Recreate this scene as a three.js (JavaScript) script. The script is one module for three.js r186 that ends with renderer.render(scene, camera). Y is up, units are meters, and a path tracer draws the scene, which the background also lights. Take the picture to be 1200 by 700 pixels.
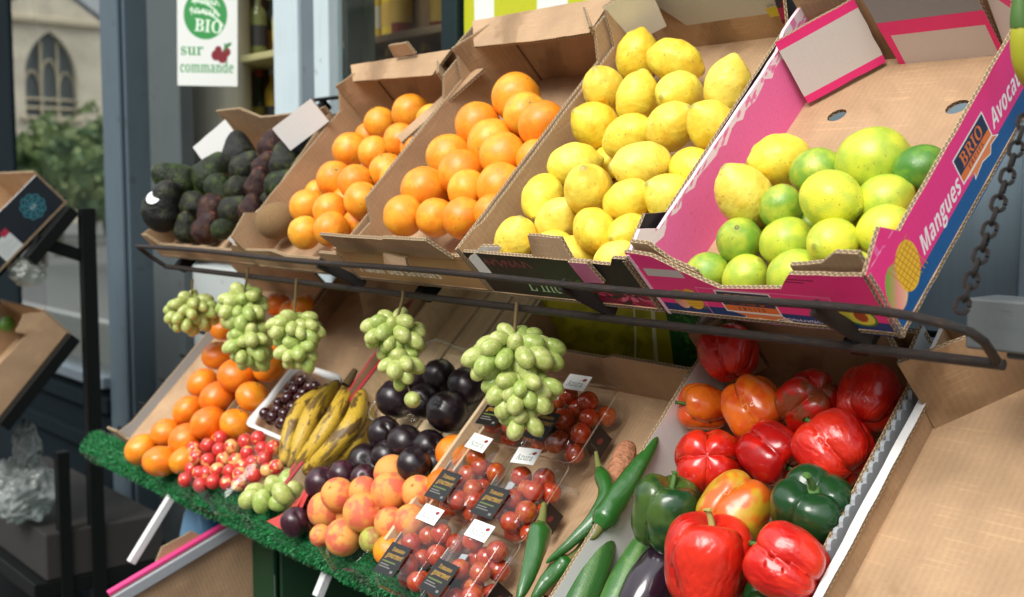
import * as THREE from 'three';
import { mergeGeometries } from 'three/addons/utils/BufferGeometryUtils.js';
import { RoundedBoxGeometry } from 'three/addons/geometries/RoundedBoxGeometry.js';
import { ImprovedNoise } from 'three/addons/math/ImprovedNoise.js';

// ---------------------------------------------------------------- camera, sky, sun, exposure
const V3 = (x, y, z) => new THREE.Vector3(x, y, z);
const scene = new THREE.Scene();
const FPX = 1400, EYE = V3(0, 1.5, 0);                       // focal length in photo pixels (1200 x 700)
const PITCH = Math.atan(125 / FPX);
const THETA = 39.289 * Math.PI / 180;                         // angle between view and the shop front
const FH = V3(-Math.cos(THETA), 0, -Math.sin(THETA)), CR = V3(Math.sin(THETA), 0, -Math.cos(THETA));
const CF = FH.clone().multiplyScalar(Math.cos(PITCH)).add(V3(0, -Math.sin(PITCH), 0));
const CU = FH.clone().multiplyScalar(Math.sin(PITCH)).add(V3(0, Math.cos(PITCH), 0));
const camera = new THREE.PerspectiveCamera(2 * Math.atan(350 / FPX) * 180 / Math.PI, 1024 / 597, 0.05, 600);
camera.position.copy(EYE);
camera.lookAt(EYE.clone().add(CF));
camera.focus = 1.32; camera.userData.fStop = 6.2;

{ // overcast sky: brighter overhead, faint cloud mottling
  const w = 256, h = 128, d = new Float32Array(w * h * 4), n = new ImprovedNoise();
  for (let j = 0; j < h; j++) for (let i = 0; i < w; i++) {
    const el = ((j + 0.5) / h - 0.5) * Math.PI, az = (i + 0.5) / w * 2 * Math.PI, s = Math.sin(el);
    const dx = Math.cos(el) * Math.cos(az), dz = Math.cos(el) * Math.sin(az);
    const cl = 1 + 0.16 * n.noise(dx * 2.3, s * 3.2, dz * 2.3) + 0.08 * n.noise(dx * 6, s * 8, dz * 6 + 4);
    const L = s > 0 ? 1.16 * (1 + 2 * s) / 3 * cl : 0.12;
    const k = (j * w + i) * 4;
    d[k] = L * 0.955; d[k + 1] = L * 0.99; d[k + 2] = L * 1.05; d[k + 3] = 1;
  }
  const sky = new THREE.DataTexture(d, w, h, THREE.RGBAFormat, THREE.FloatType);
  sky.mapping = THREE.EquirectangularReflectionMapping; sky.magFilter = THREE.LinearFilter; sky.needsUpdate = true;
  scene.background = sky; scene.environment = sky;
}
const sun = new THREE.DirectionalLight(0xfffaf3, 2.5);
sun.position.set(-0.1, 5.0, 3.2); sun.target.position.set(-1.4, 1.1, -1);
sun.castShadow = true; sun.shadow.radius = 56; sun.shadow.mapSize.set(2048, 2048);
Object.assign(sun.shadow.camera, { left: -5, right: 5, top: 5, bottom: -5, near: 0.1, far: 20 });
sun.name = 'sun'; scene.add(sun, sun.target);

const renderer = new THREE.WebGLRenderer({ antialias: true });
renderer.toneMapping = THREE.LinearToneMapping;
renderer.toneMappingExposure = 1.5;
renderer.shadowMap.enabled = true;

// ---------------------------------------------------------------- helpers
let seed = 7;
const rnd = () => { seed |= 0; seed = seed + 0x6D2B79F5 | 0; let t = Math.imul(seed ^ seed >>> 15, 1 | seed); t = t + Math.imul(t ^ t >>> 7, 61 | t) ^ t; return ((t ^ t >>> 14) >>> 0) / 4294967296; };
const rr = (a, b) => a + (b - a) * rnd();
const pick = a => a[Math.floor(rnd() * a.length)];
const IN = new ImprovedNoise();
const noise = (x, y, z) => IN.noise(x + 31.7, y + 11.3, z + 7.9);
const fbm = (x, y, z, o = 4) => { let s = 0, a = 0.5; for (let i = 0; i < o; i++) { s += a * noise(x, y, z); x *= 2.03; y *= 2.03; z *= 2.03; a *= 0.5; } return s; };
const sm = (a, b, x) => { const t = Math.min(1, Math.max(0, (x - a) / (b - a))); return t * t * (3 - 2 * t); };
const mix = (a, b, t) => a.map((v, i) => v + (b[i] - v) * t);
const C = (r, g, b) => new THREE.Color().setRGB(r, g, b);
const taken = {};
const numbered = n => { const k = taken[n] = (taken[n] ?? -1) + 1; return k ? n + '_' + String(k).padStart(3, '0') : n; };
function tag(o, label, category, group, kind) {
  if (label) o.userData.label = label;
  if (category) o.userData.category = category;
  if (group) o.userData.group = group;
  if (kind) o.userData.kind = kind;
  return o;
}
function thing(name, label, category, group) { const g = new THREE.Group(); g.name = numbered(name); scene.add(g); return tag(g, label, category, group); }
function mesh(name, geo, mat, parent) {
  const m = new THREE.Mesh(geo, mat); m.castShadow = m.receiveShadow = true;
  m.name = parent ? name : numbered(name); (parent ?? scene).add(m); return m;
}
const struct = (name, geo, mat) => tag(mesh(name, geo, mat), null, null, null, 'structure');
// pixel of the photograph -> ray; a plane or a distance turns it into a point
const ray = (x, y) => CF.clone().addScaledVector(CR, (x - 600) / FPX).addScaledVector(CU, (350 - y) / FPX);
const hit = (x, y, P0, n) => { const r = ray(x, y); return EYE.clone().addScaledVector(r, P0.clone().sub(EYE).dot(n) / r.dot(n)); };
const far = (x, y, z) => EYE.clone().addScaledVector(ray(x, y), z);
const depth = P => P.clone().sub(EYE).dot(CF);
class Slope {                                                 // an inclined shelf: X along the shop, v up the slope, n off the shelf
  constructor(y, z, deg) { this.a = deg * Math.PI / 180; this.P0 = V3(0, y, z); this.S = V3(0, Math.sin(this.a), -Math.cos(this.a)); this.N = V3(0, Math.cos(this.a), Math.sin(this.a)); }
  pt(X, v, n) { return V3(X, 0, 0).add(this.P0).addScaledVector(this.S, v).addScaledVector(this.N, n); }
  at(x, y, n) { return hit(x, y, this.P0.clone().addScaledVector(this.N, n), this.N); }
  loc(P) { const q = P.clone().sub(this.P0); return [P.x, q.dot(this.S), q.dot(this.N)]; }
}
const U = new Slope(1.3715, -0.9273, 45), L = new Slope(0.9808, -0.8803, 45);
const ZF = -1.38;                                             // plane of the shop front
const onFront = (x, y, z = ZF) => hit(x, y, V3(0, 0, z), V3(0, 0, 1));
const onX = (x, y, X) => hit(x, y, V3(X, 0, 0), V3(1, 0, 0));

// ---------------------------------------------------------------- textures
const enc = v => Math.max(0, Math.min(255, Math.round(255 * (v <= 0.0031308 ? 12.92 * v : 1.055 * Math.pow(v, 1 / 2.4) - 0.055))));
function texPair(w, h, fn, repeat) {                          // fn(u, v) -> [r, g, b, height], linear colours
  const c = new Uint8Array(w * h * 4), b = new Uint8Array(w * h * 4);
  for (let j = 0; j < h; j++) for (let i = 0; i < w; i++) {
    const [r, g, bl, ht] = fn((i + 0.5) / w, (j + 0.5) / h), k = (j * w + i) * 4, hv = Math.max(0, Math.min(255, Math.round(ht * 255)));
    c[k] = enc(r); c[k + 1] = enc(g); c[k + 2] = enc(bl); c[k + 3] = 255; b[k] = b[k + 1] = b[k + 2] = hv; b[k + 3] = 255;
  }
  return [c, b].map((a, i) => { const t = new THREE.DataTexture(a, w, h); t.magFilter = THREE.LinearFilter; t.wrapS = t.wrapT = THREE.RepeatWrapping; if (!i) t.colorSpace = THREE.SRGBColorSpace; if (repeat) t.repeat.set(...repeat); t.needsUpdate = true; return t; });
}
const ballTex = (w, fn) => texPair(w, w / 2, (u, v) => { const th = (1 - v) * Math.PI, ph = u * 2 * Math.PI, s = Math.sin(th); return fn(s * Math.cos(ph), Math.cos(th), s * Math.sin(ph)); });
const std = (o) => new THREE.MeshStandardMaterial(o), phys = (o) => new THREE.MeshPhysicalMaterial(o);
function canvasTex(w, h, draw) {
  const c = document.createElement('canvas'); c.width = w; c.height = h; const g = c.getContext('2d'); draw(g, w, h);
  const t = new THREE.CanvasTexture(c); t.colorSpace = THREE.SRGBColorSpace; t.magFilter = THREE.LinearFilter; return t;
}
function grain(g, w, h, n, a) { for (let i = 0; i < n; i++) { g.fillStyle = rnd() < 0.5 ? `rgba(255,255,255,${a * rnd()})` : `rgba(0,0,0,${a * rnd()})`; g.fillRect(rnd() * w, rnd() * h, 1 + rnd() * 2.5, 1 + rnd() * 1.5); } }
function squig(g, x, y, w, h, n) { g.beginPath(); for (let i = 0; i <= n * 6; i++) { const t = i / (n * 6), q = [x + w * t + h * 0.3 * Math.sin(i * 1.3), y - h * (0.5 + 0.5 * Math.sin(i * 2.1 + Math.sin(i)))]; i ? g.lineTo(...q) : g.moveTo(...q); } g.stroke(); }
function scuffs(g, w, h, n, col) { g.strokeStyle = col; for (let i = 0; i < n; i++) { g.lineWidth = 0.4 + rnd() * 1.2; const x = rnd() * w, y = rnd() * h; g.beginPath(); g.moveTo(x, y); g.lineTo(x + rr(-14, 14), y + rr(-5, 5)); g.stroke(); } }
const printed = (tex, x0, y0, w, h, o = {}) => { const t = tex.clone(); t.wrapS = t.wrapT = THREE.ClampToEdgeWrapping; t.repeat.set(1 / w, 1 / h); t.offset.set(-x0 / w, -y0 / h); t.needsUpdate = true; return std({ map: t, roughness: 0.55, bumpMap: kraftMaps[1], bumpScale: 0.0004, ...o }); };

// corrugated board: flutes showing through as faint ridges, fibres, blotches
const kraftMaps = texPair(512, 512, (u, v) => {
  const fl = Math.sin(u * 2 * Math.PI * 62) * 0.5, fib = noise(u * 90, v * 400, 1) * 0.5 + noise(u * 300, v * 120, 5) * 0.5;
  const U2 = u * 2 * Math.PI, V2 = v * 2 * Math.PI, bl = fbm(Math.cos(U2) * 1.3 + 3, Math.sin(U2) * 1.3 + Math.cos(V2) * 1.3, Math.sin(V2) * 1.3, 5);
  const stain = sm(0.16, 0.34, fbm(Math.cos(U2) * 0.8 + 9, Math.sin(U2) * 0.8 + Math.cos(V2) * 0.8 + 5, Math.sin(V2) * 0.8, 4));
  const sc = sm(0.36, 0.44, noise(u * 7, v * 150, 8)) * sm(0.0, 0.3, bl + 0.2);
  const k = 1 + fl * 0.05 + fib * 0.12 + bl * 0.34 - stain * 0.24 + sc * 0.14;
  const crease = Math.exp(-Math.pow((((v * 3 + 0.2 * bl) % 1) - 0.5) * 60, 2)) * 0.4;
  return [0.425 * k, 0.276 * k * (1 - stain * 0.04), 0.155 * k * (1 - stain * 0.1), 0.5 + fl * 0.2 + fib * 0.12 + bl * 0.3 - crease * 0.3];
}, [2.2, 2.2]);
const kraftOf = (r, g, b) => std({ color: C(r, g, b), map: kraftMaps[0], bumpMap: kraftMaps[1], bumpScale: 0.0011, roughness: 0.82 });
const kraft = kraftOf(1, 1, 1), kraftPale = kraft, kraftDark = kraft, kraftRed = kraft;
const edgeMaps = texPair(256, 32, (u, v) => {                 // cut edge: two liners with the flute zigzag between
  const w = 0.5 + 0.36 * Math.sin(u * 2 * Math.PI * 16), on = Math.abs(v - w) < 0.16 || v < 0.12 || v > 0.88, k = on ? 1 : 0.3, n = 1 + 0.2 * noise(u * 60, v * 6, 3);
  return [0.50 * k * n, 0.36 * k * n, 0.21 * k * n, on ? 1 : 0];
});
const kraftEdge = std({ map: edgeMaps[0], bumpMap: edgeMaps[1], bumpScale: 0.0008, roughness: 0.9 });
const whiteBoard = std({ color: C(0.8, 0.8, 0.78), bumpMap: kraftMaps[1], bumpScale: 0.0004, roughness: 0.5 });
const greyBoard = std({ color: C(0.36, 0.39, 0.41), bumpMap: kraftMaps[1], bumpScale: 0.0005, roughness: 0.6 });

// ---------------------------------------------------------------- geometry makers
// a closed body around the origin whose radius depends on the direction; normals from the same function
function blob(nu, nv, R) {
  const pos = [], nor = [], uv = [], idx = [], d = V3(), t1 = V3(), t2 = V3(), e = 0.012;
  const P = (v) => { const u = v.clone().normalize(); return u.multiplyScalar(R(u.x, u.y, u.z)); };
  for (let j = 0; j <= nv; j++) for (let i = 0; i <= nu; i++) {
    const th = Math.min(Math.PI - 1e-3, Math.max(1e-3, (1 - j / nv) * Math.PI)), ph = i / nu * 2 * Math.PI;
    d.set(Math.sin(th) * Math.cos(ph), Math.cos(th), Math.sin(th) * Math.sin(ph));
    t1.set(-Math.sin(ph), 0, Math.cos(ph)); t2.crossVectors(d, t1);
    const p = P(d), a = P(d.clone().addScaledVector(t1, e)).sub(P(d.clone().addScaledVector(t1, -e))), b = P(d.clone().addScaledVector(t2, e)).sub(P(d.clone().addScaledVector(t2, -e)));
    const n = a.cross(b).normalize(); if (n.dot(d) < 0) n.negate();
    pos.push(p.x, p.y, p.z); nor.push(n.x, n.y, n.z); uv.push(i / nu, j / nv);
  }
  const w = nu + 1;
  for (let j = 0; j < nv; j++) for (let i = 0; i < nu; i++) { const a = j * w + i; if (j > 0) idx.push(a, a + w, a + 1); if (j < nv - 1) idx.push(a + 1, a + w, a + w + 1); }
  return bg(pos, uv, idx, nor);
}
function bg(pos, uv, idx, nor) {
  const g = new THREE.BufferGeometry(); g.setAttribute('position', new THREE.Float32BufferAttribute(pos, 3)); g.setAttribute('uv', new THREE.Float32BufferAttribute(uv, 2));
  g.setIndex(idx); if (nor) g.setAttribute('normal', new THREE.Float32BufferAttribute(nor, 3)); else g.computeVertexNormals(); return g;
}
// tapered body along a curve
function sweep(pts, rad, ns = 24, nr = 12, sect = () => 1) {
  const cv = new THREE.CatmullRomCurve3(pts), fr = cv.computeFrenetFrames(ns, false), pos = [], uv = [], idx = [];
  for (let i = 0; i <= ns; i++) { const t = i / ns, p = cv.getPointAt(t);
    for (let k = 0; k <= nr; k++) { const a = k / nr * 2 * Math.PI, r = rad(t) * sect(a, t); const q = p.clone().addScaledVector(fr.normals[i], r * Math.cos(a)).addScaledVector(fr.binormals[i], r * Math.sin(a)); pos.push(q.x, q.y, q.z); uv.push(k / nr, t); } }
  const w = nr + 1;
  for (let i = 0; i < ns; i++) for (let k = 0; k < nr; k++) { const a = i * w + k; idx.push(a, a + 1, a + w, a + 1, a + w + 1, a + w); }
  const g = bg(pos, uv, idx); const n = g.attributes.normal;
  for (let i = 0; i <= ns; i++) { const a = i * w, b = a + nr, v = V3(n.getX(a) + n.getX(b), n.getY(a) + n.getY(b), n.getZ(a) + n.getZ(b)).normalize(); n.setXYZ(a, v.x, v.y, v.z); n.setXYZ(b, v.x, v.y, v.z); }
  return g;
}
// flat board of thickness t cut to an outline: groups 0 = face towards +z, 1 = other face, 2 = cut edge
function board(pts, t = 0.0045, holes = [], rag = 0.0006) {
  const dense = (ps) => { const o = []; ps.forEach((p, i) => { const q = ps[(i + 1) % ps.length], l = Math.hypot(q[0] - p[0], q[1] - p[1]), n = Math.max(1, Math.min(30, Math.round(l / 0.018))); for (let k = 0; k < n; k++) { const f = k / n; o.push([p[0] + (q[0] - p[0]) * f + (k ? rr(-rag, rag) : 0), p[1] + (q[1] - p[1]) * f + (k ? rr(-rag, rag) : 0)]); } }); return o; };
  const o = dense(pts), hs = holes;
  const v2 = a => a.map(p => new THREE.Vector2(...p)); let ov = v2(o); if (THREE.ShapeUtils.isClockWise(ov)) { o.reverse(); ov = v2(o); }
  const hv = hs.map(h => { let a = v2(h); if (!THREE.ShapeUtils.isClockWise(a)) a = a.reverse(); return a; });
  const tri = THREE.ShapeUtils.triangulateShape(ov, hv), all = [...ov, ...hv.flat()], n = all.length, pos = [], uv = [], idx = [];
  for (const s of [1, -1]) for (const p of all) { pos.push(p.x, p.y, s * t / 2); uv.push(p.x, p.y); }
  tri.forEach(f => idx.push(...f)); const a = idx.length; tri.forEach(f => idx.push(f[2] + n, f[1] + n, f[0] + n)); const b = idx.length;
  for (const loop of [ov, ...hv]) { let s = 0; loop.forEach((p, i) => { const q = loop[(i + 1) % loop.length], l = p.distanceTo(q), k = pos.length / 3; pos.push(p.x, p.y, t / 2, p.x, p.y, -t / 2, q.x, q.y, t / 2, q.x, q.y, -t / 2); uv.push(s / 0.1, 1, s / 0.1, 0, (s + l) / 0.1, 1, (s + l) / 0.1, 0); s += l; idx.push(k, k + 1, k + 2, k + 2, k + 1, k + 3); }); }
  let g = bg(pos, uv, idx); g = g.toNonIndexed(); g.computeVertexNormals(); g.addGroup(0, a, 0); g.addGroup(a, b - a, 1); g.addGroup(b, idx.length - b, 2); return g;
}
const oval = (cx, cy, a, b, n = 18, rot = 0) => Array.from({ length: n }, (_, i) => { const t = -i / n * 2 * Math.PI, x = a * Math.cos(t), y = b * Math.sin(t); return [cx + x * Math.cos(rot) - y * Math.sin(rot), cy + x * Math.sin(rot) + y * Math.cos(rot)]; });
const rbox = (w, h, d, r = 0.004) => new RoundedBoxGeometry(w, h, d, 2, Math.min(r, w / 2.01, h / 2.01, d / 2.01));
function rodGeo(a, b, r, n = 10) { const d = b.clone().sub(a), g = new THREE.CylinderGeometry(r, r, d.length(), n); g.applyQuaternion(new THREE.Quaternion().setFromUnitVectors(V3(0, 1, 0), d.normalize())); const c = a.clone().add(b).multiplyScalar(0.5); g.translate(c.x, c.y, c.z); return g; }
const tubeGeo = (pts, r, n = 40, m = 10) => new THREE.TubeGeometry(new THREE.CatmullRomCurve3(pts, false, 'centripetal'), n, r, m);
function barGeo(a, b, w, t, up) { const d = b.clone().sub(a), l = d.length(), z = d.normalize(), x = V3().crossVectors(up, z).normalize(), y = V3().crossVectors(z, x), g = rbox(w, t, l, 0.002); g.applyMatrix4(new THREE.Matrix4().makeBasis(x, y, z)); const c = a.clone().addScaledVector(z, l / 2); g.translate(c.x, c.y, c.z); return g; }
// rounded-rectangle shell through a list of rings [halfWidth, halfDepth, y]; open ends unless capped
function shell(rings, rad = 0.012, nc = 4, capA = true, capB = true, wob = 0) {
  const pos = [], uv = [], idx = [], ring = (w, d, y) => { const o = []; for (const [sx, sz, a0] of [[1, 1, 0], [-1, 1, 90], [-1, -1, 180], [1, -1, 270]]) { for (let k = 0; k <= nc; k++) { const a = (a0 + 90 * k / nc) * Math.PI / 180, r = Math.min(rad, w, d); o.push([sx * (w - r) + r * Math.cos(a), y, sz * (d - r) + r * Math.sin(a)]); }
      if (wob) { const l = o[o.length - 1], nx = (a0 === 0 ? -1 : a0 === 90 ? -1 : 1), q = a0 === 0 ? [-(w - rad), y, d] : a0 === 90 ? [-w, y, -(d - rad)] : a0 === 180 ? [w - rad, y, -d] : [w, y, d - rad]; for (let k = 1; k < 5; k++) { const f = k / 5; o.push([l[0] + (q[0] - l[0]) * f, y, l[2] + (q[2] - l[2]) * f]); } } } return o; };
  let w = 0;
  rings.forEach(([a, b, y], j) => { const o = ring(a, b, y); w = o.length; o.forEach((p, i) => { const q = wob ? wob * noise(p[0] * 60 + j, p[1] * 60, p[2] * 60 + 3) : 0, s = 1 + q / Math.max(0.02, Math.hypot(p[0], p[2])); pos.push(p[0] * s, p[1] + q, p[2] * s); uv.push(i / w, j / rings.length); }); });
  for (let j = 0; j < rings.length - 1; j++) for (let i = 0; i < w; i++) { const a = j * w + i, b = j * w + (i + 1) % w; idx.push(a, a + w, b, b, a + w, b + w); }
  const cap = (j, flip) => { const c = pos.length / 3; let x = 0, y = 0, z = 0; for (let i = 0; i < w; i++) { x += pos[(j * w + i) * 3]; y += pos[(j * w + i) * 3 + 1]; z += pos[(j * w + i) * 3 + 2]; } pos.push(x / w, y / w, z / w); uv.push(0.5, 0.5); for (let i = 0; i < w; i++) { const a = j * w + i, b = j * w + (i + 1) % w; flip ? idx.push(a, b, c) : idx.push(b, a, c); } };
  if (capA) cap(0, true); if (capB) cap(rings.length - 1, false);
  return bg(pos, uv, idx);
}
const up3 = V3(0, 1, 0);
const aim = (dir, spin = 0) => new THREE.Quaternion().setFromUnitVectors(up3, dir.clone().normalize()).multiply(new THREE.Quaternion().setFromAxisAngle(up3, spin));
const anyQ = () => aim(V3(rr(-1, 1), rr(-1, 1), rr(-1, 1)), rr(0, 6.28));
const screenDir = (deg, toward = 0.25) => CR.clone().multiplyScalar(Math.cos(deg * Math.PI / 180)).addScaledVector(CU, Math.sin(deg * Math.PI / 180)).addScaledVector(CF, -toward).normalize();
// settle a heap: spheres keep to their sight lines from the photo and part where they overlap; none sinks into the shelf
function heap(list, fr, n0, xr, iters = 60) {
  const s = list.map(([x, y, r, dn = 0]) => { const P = fr.at(x, y, n0 + dn); return { x, y, P, r: r * 1.12 / FPX * depth(P), dir: ray(x, y).normalize() }; });
  for (let it = 0; it < iters; it++) {
    for (let i = 0; i < s.length; i++) for (let j = i + 1; j < s.length; j++) { const a = s[i], b = s[j], d = b.P.clone().sub(a.P), l = d.length() || 1e-6, o = (a.r + b.r) * 0.885 - l; if (o > 0) { d.multiplyScalar(o * 0.4 / l); a.P.sub(d); b.P.add(d); } }
    for (const a of s) { let t = a.P.clone().sub(EYE).dot(a.dir); a.P = EYE.clone().addScaledVector(a.dir, t); const n = fr.loc(a.P)[2]; if (n < a.r + 0.003) a.P = EYE.clone().addScaledVector(a.dir, t - (a.r + 0.003 - n) / Math.max(0.3, -a.dir.dot(fr.N))); if (xr) a.P.x = Math.min(Math.max(a.P.x, xr[0] + a.r * 0.97), xr[1] - a.r * 0.97); const v = fr.loc(a.P)[1], lim = a.r * 0.93 + 0.007; if (fr === U && v < lim) a.P.addScaledVector(a.dir, (lim - v) / Math.max(0.2, a.dir.dot(fr.S))); }
  }
  return s.map((a, i) => ({ ...a, i })).filter(a => !((list[a.i][3] ?? 0) <= -0.02 && xr && (a.P.x - a.r < xr[0] || a.P.x + a.r > xr[1])));
}
// ---------------------------------------------------------------- setting: ground, street, church and trees that the shop window mirrors
const stoneMaps = texPair(256, 256, (u, v) => { const n = fbm(u * 6, v * 6, 2, 5), f = noise(u * 90, v * 90, 4); const k = 1 + 0.35 * n + 0.2 * f; return [0.30 * k, 0.29 * k, 0.27 * k, 0.5 + f * 0.4]; }, [0.6, 0.6]);
const pavingM = std({ color: C(0.26, 0.26, 0.27), map: stoneMaps[0], bumpMap: stoneMaps[1], bumpScale: 0.002, roughness: 0.9 });
const roadM = std({ color: C(0.55, 0.55, 0.57), map: stoneMaps[0], roughness: 0.95 });
const plane = (x0, x1, z0, z1, y) => { const g = new THREE.PlaneGeometry(x1 - x0, z1 - z0); g.rotateX(-Math.PI / 2); g.translate((x0 + x1) / 2, y, (z0 + z1) / 2); const p = g.attributes.position, u = g.attributes.uv; for (let i = 0; i < p.count; i++) u.setXY(i, p.getX(i), p.getZ(i)); return g; };
struct('ground', plane(-300, 300, -300, 300, -0.13), roadM);
struct('pavement', new THREE.BoxGeometry(120, 0.13, 3.2).translate(-20, -0.065, 0.62), pavingM);
struct('kerb', rbox(120, 0.15, 0.16, 0.02).translate(-20, -0.07, 2.31), std({ color: C(0.42, 0.41, 0.39), roughness: 0.85 }));
const mirrorZ = P => V3(P.x, P.y, 2 * ZF - P.z);
{ // church gable across the square
  const ashlar = texPair(256, 256, (u, v) => { const n = fbm(u * 7, v * 7, 8, 5), f = noise(u * 60, v * 60, 2); const k = 1 + 0.4 * n + 0.14 * f; return [0.78 * k, 0.70 * k, 0.55 * k, 0.5 + f * 0.4]; }, [0.12, 0.12]);
  const stone = std({ map: ashlar[0], roughness: 0.9 }), trim = std({ color: C(0.8, 0.78, 0.72), map: ashlar[0], roughness: 0.9 }), lead = std({ color: C(0.13, 0.15, 0.16), roughness: 0.3 }), slate = std({ color: C(0.12, 0.13, 0.15), roughness: 0.7 });
  const D = 62, k = D / FPX, c = thing('church', 'pale stone church gable with traceried pointed window, mirrored in shop window', 'church');
  const B = mirrorZ(far(61, 225, D)); c.position.set(B.x, -0.13, B.z); c.lookAt(0, -0.13, 2 * ZF); c.rotateY(-0.4);
  const yOf = py => 1.63 + (225 - py) * k, xOf = px => -(61 - px) * k;   // window at px 30..92, sill y 140, springing y 75, apex y 50
  const W = 2.9, sill = yOf(138), spring = yOf(92), apex = yOf(40), wx = xOf(30), wX = xOf(91), cx = (wx + wX) / 2;
  const arch = (x0, x1, y0, ys, ya, n = 10) => { const o = [[x0, y0], [x1, y0]], c = (x0 + x1) / 2, a = 1.05, q = t => [(1 - Math.cos(a * t)) / (1 - Math.cos(a)), Math.sin(a * t) / Math.sin(a)]; for (let i = 0; i <= n; i++) { const [u, v] = q(i / n); o.push([x1 + (c - x1) * u, ys + (ya - ys) * v]); } for (let i = n - 1; i >= 0; i--) { const [u, v] = q(i / n); o.push([x0 + (c - x0) * u, ys + (ya - ys) * v]); } return o; };
  const eave = yOf(42), peak = yOf(-16), hw = 4.0;
  const wallG = board([[-hw, 0], [hw, 0], [hw, eave], [0, peak], [-hw, eave]], 0.6, [arch(wx, wX, sill, spring, apex)], 0);
  const wall = mesh('wall', wallG, [stone, stone, stone], c);
  const win = mesh('window', board(arch(wx - 0.1, wX + 0.1, sill - 0.1, spring, apex + 0.1), 0.05, [], 0).translate(0, 0, -0.15), lead, c);
  for (const t of [0.34, 0.66]) mesh('mullion', rbox(0.1, apex - sill - 0.5, 0.2, 0.03).translate(wx + (wX - wx) * t, (apex + sill) / 2 - 0.3, 0.02), trim, win);
  for (const [a, b, q] of [[0, 0.34, 0], [0.34, 0.66, 0.62], [0.66, 1, 0]]) { const x0 = wx + (wX - wx) * a + 0.05, x1 = wx + (wX - wx) * b - 0.05, ys = spring - 0.35 + q; mesh('tracery', tubeGeo([[x0, ys - 0.3], [x0, ys], [x0 + (x1 - x0) * 0.16, ys + 0.36], [(x0 + x1) / 2, ys + 0.62], [x1 - (x1 - x0) * 0.16, ys + 0.36], [x1, ys], [x1, ys - 0.3]].map(([x, y]) => V3(x, y, 0)), 0.06, 30, 6), trim, win); }
  for (let i = 1; i < 3; i++) mesh('transom', rbox(wX - wx, 0.12, 0.16, 0.02).translate(cx, sill + i * 0.45, 0.02), trim, win);
  mesh('string_course', rbox(2 * hw, 0.28, 0.5, 0.05).translate(0, yOf(29), 0.3), trim, c);
  mesh('window_sill', rbox(wX - wx + 0.5, 0.22, 0.4, 0.04).translate(cx, sill - 0.14, 0.3), trim, c);
  for (const s of [-1, 1]) { const r = rbox(0.3, Math.hypot(hw, peak - eave) + 0.6, 14, 0.05); r.rotateZ(s * Math.atan2(hw, peak - eave)); r.translate(s * hw / 2 + s * 0.1, (eave + peak) / 2 + 0.16, -6.8); mesh('roof', r, slate, c); }
  for (const s of [-1, 1]) mesh('side_wall', new THREE.BoxGeometry(0.6, eave, 14).translate(s * (hw - 0.35), eave / 2, -7.4), stone, c);
}
{ // trees and shrubs in front of the church
  const leafM = [C(0.16, 0.24, 0.08), C(0.10, 0.17, 0.07), C(0.26, 0.33, 0.13)].map(c => std({ color: c, roughness: 0.75, side: THREE.DoubleSide }));
  const bark = std({ color: C(0.10, 0.075, 0.055), roughness: 0.95 });
  const leaf = new THREE.PlaneGeometry(0.22, 0.34, 1, 2); { const p = leaf.attributes.position; for (let i = 0; i < p.count; i++) { if (i === 0 || i === 1 || i > 3) p.setX(i, p.getX(i) * 0.35); p.setZ(i, 0.06 * Math.abs(p.getX(i)) * 10); } leaf.computeVertexNormals(); }
  [[28, 208, 34, 1.3, 0.6], [66, 206, 30, 0.9, 0.7], [104, 196, 38, 1.7, 1.2], [48, 214, 26, 0.7, 0.4], [122, 190, 44, 2.0, 1.8], [2, 196, 40, 1.6, 1.3]].forEach(([px, py, D, rx, ry], q) => {
    const P = mirrorZ(far(px, py, D)), t = thing(q < 4 ? 'shrub' : 'tree', ['low green shrub before the church, mirrored in shop glass', 'broad green shrub below the mirrored church window', 'tall loose green shrub beside the mirrored church wall', 'small dense shrub at the foot of the mirrored church', 'green street tree overlapping the mirrored church corner', 'leafy tree partly hidden behind the dark window frame'][q], q < 4 ? 'shrub' : 'tree', 'greenery mirrored in the shop window');
    t.position.set(P.x, -0.13, P.z);
    const h = P.y + 0.13, tr = [];
    for (let i = 0; i < 5; i++) tr.push(sweep([V3(rr(-0.05, 0.05), 0, 0), V3(rr(-0.2, 0.2) * rx, h * 0.5, rr(-0.2, 0.2) * rx), V3(rr(-0.6, 0.6) * rx, h + rr(-0.3, 0.6) * ry, rr(-0.6, 0.6) * rx)], u => 0.09 * (1 - 0.85 * u), 8, 6));
    mesh('trunk', mergeGeometries(tr), bark, t);
    leafM.forEach((m, mi) => { const n = 520, im = new THREE.InstancedMesh(leaf, m, n), o = new THREE.Object3D(), cl = Array.from({ length: 12 }, () => [rr(-1, 1) * rx, h + rr(-0.9, 0.9) * ry, rr(-1, 1) * rx, rr(0.25, 0.5) * rx]);
      for (let i = 0; i < n; i++) { const k = pick(cl), a = V3(rr(-1, 1), rr(-1, 1), rr(-1, 1)).normalize().multiplyScalar(k[3] * Math.cbrt(rnd())); o.position.set(k[0] + a.x, Math.max(0.15, k[1] + a.y * 0.9), k[2] + a.z); o.rotation.set(rr(0, 6), rr(0, 6), rr(0, 6)); o.scale.setScalar(rr(0.6, 1.3)); o.updateMatrix(); im.setMatrixAt(i, o.matrix); }
      im.name = 'crown'; im.castShadow = im.receiveShadow = true; im.userData.kind = 'stuff'; t.add(im); });
  });
}
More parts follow.
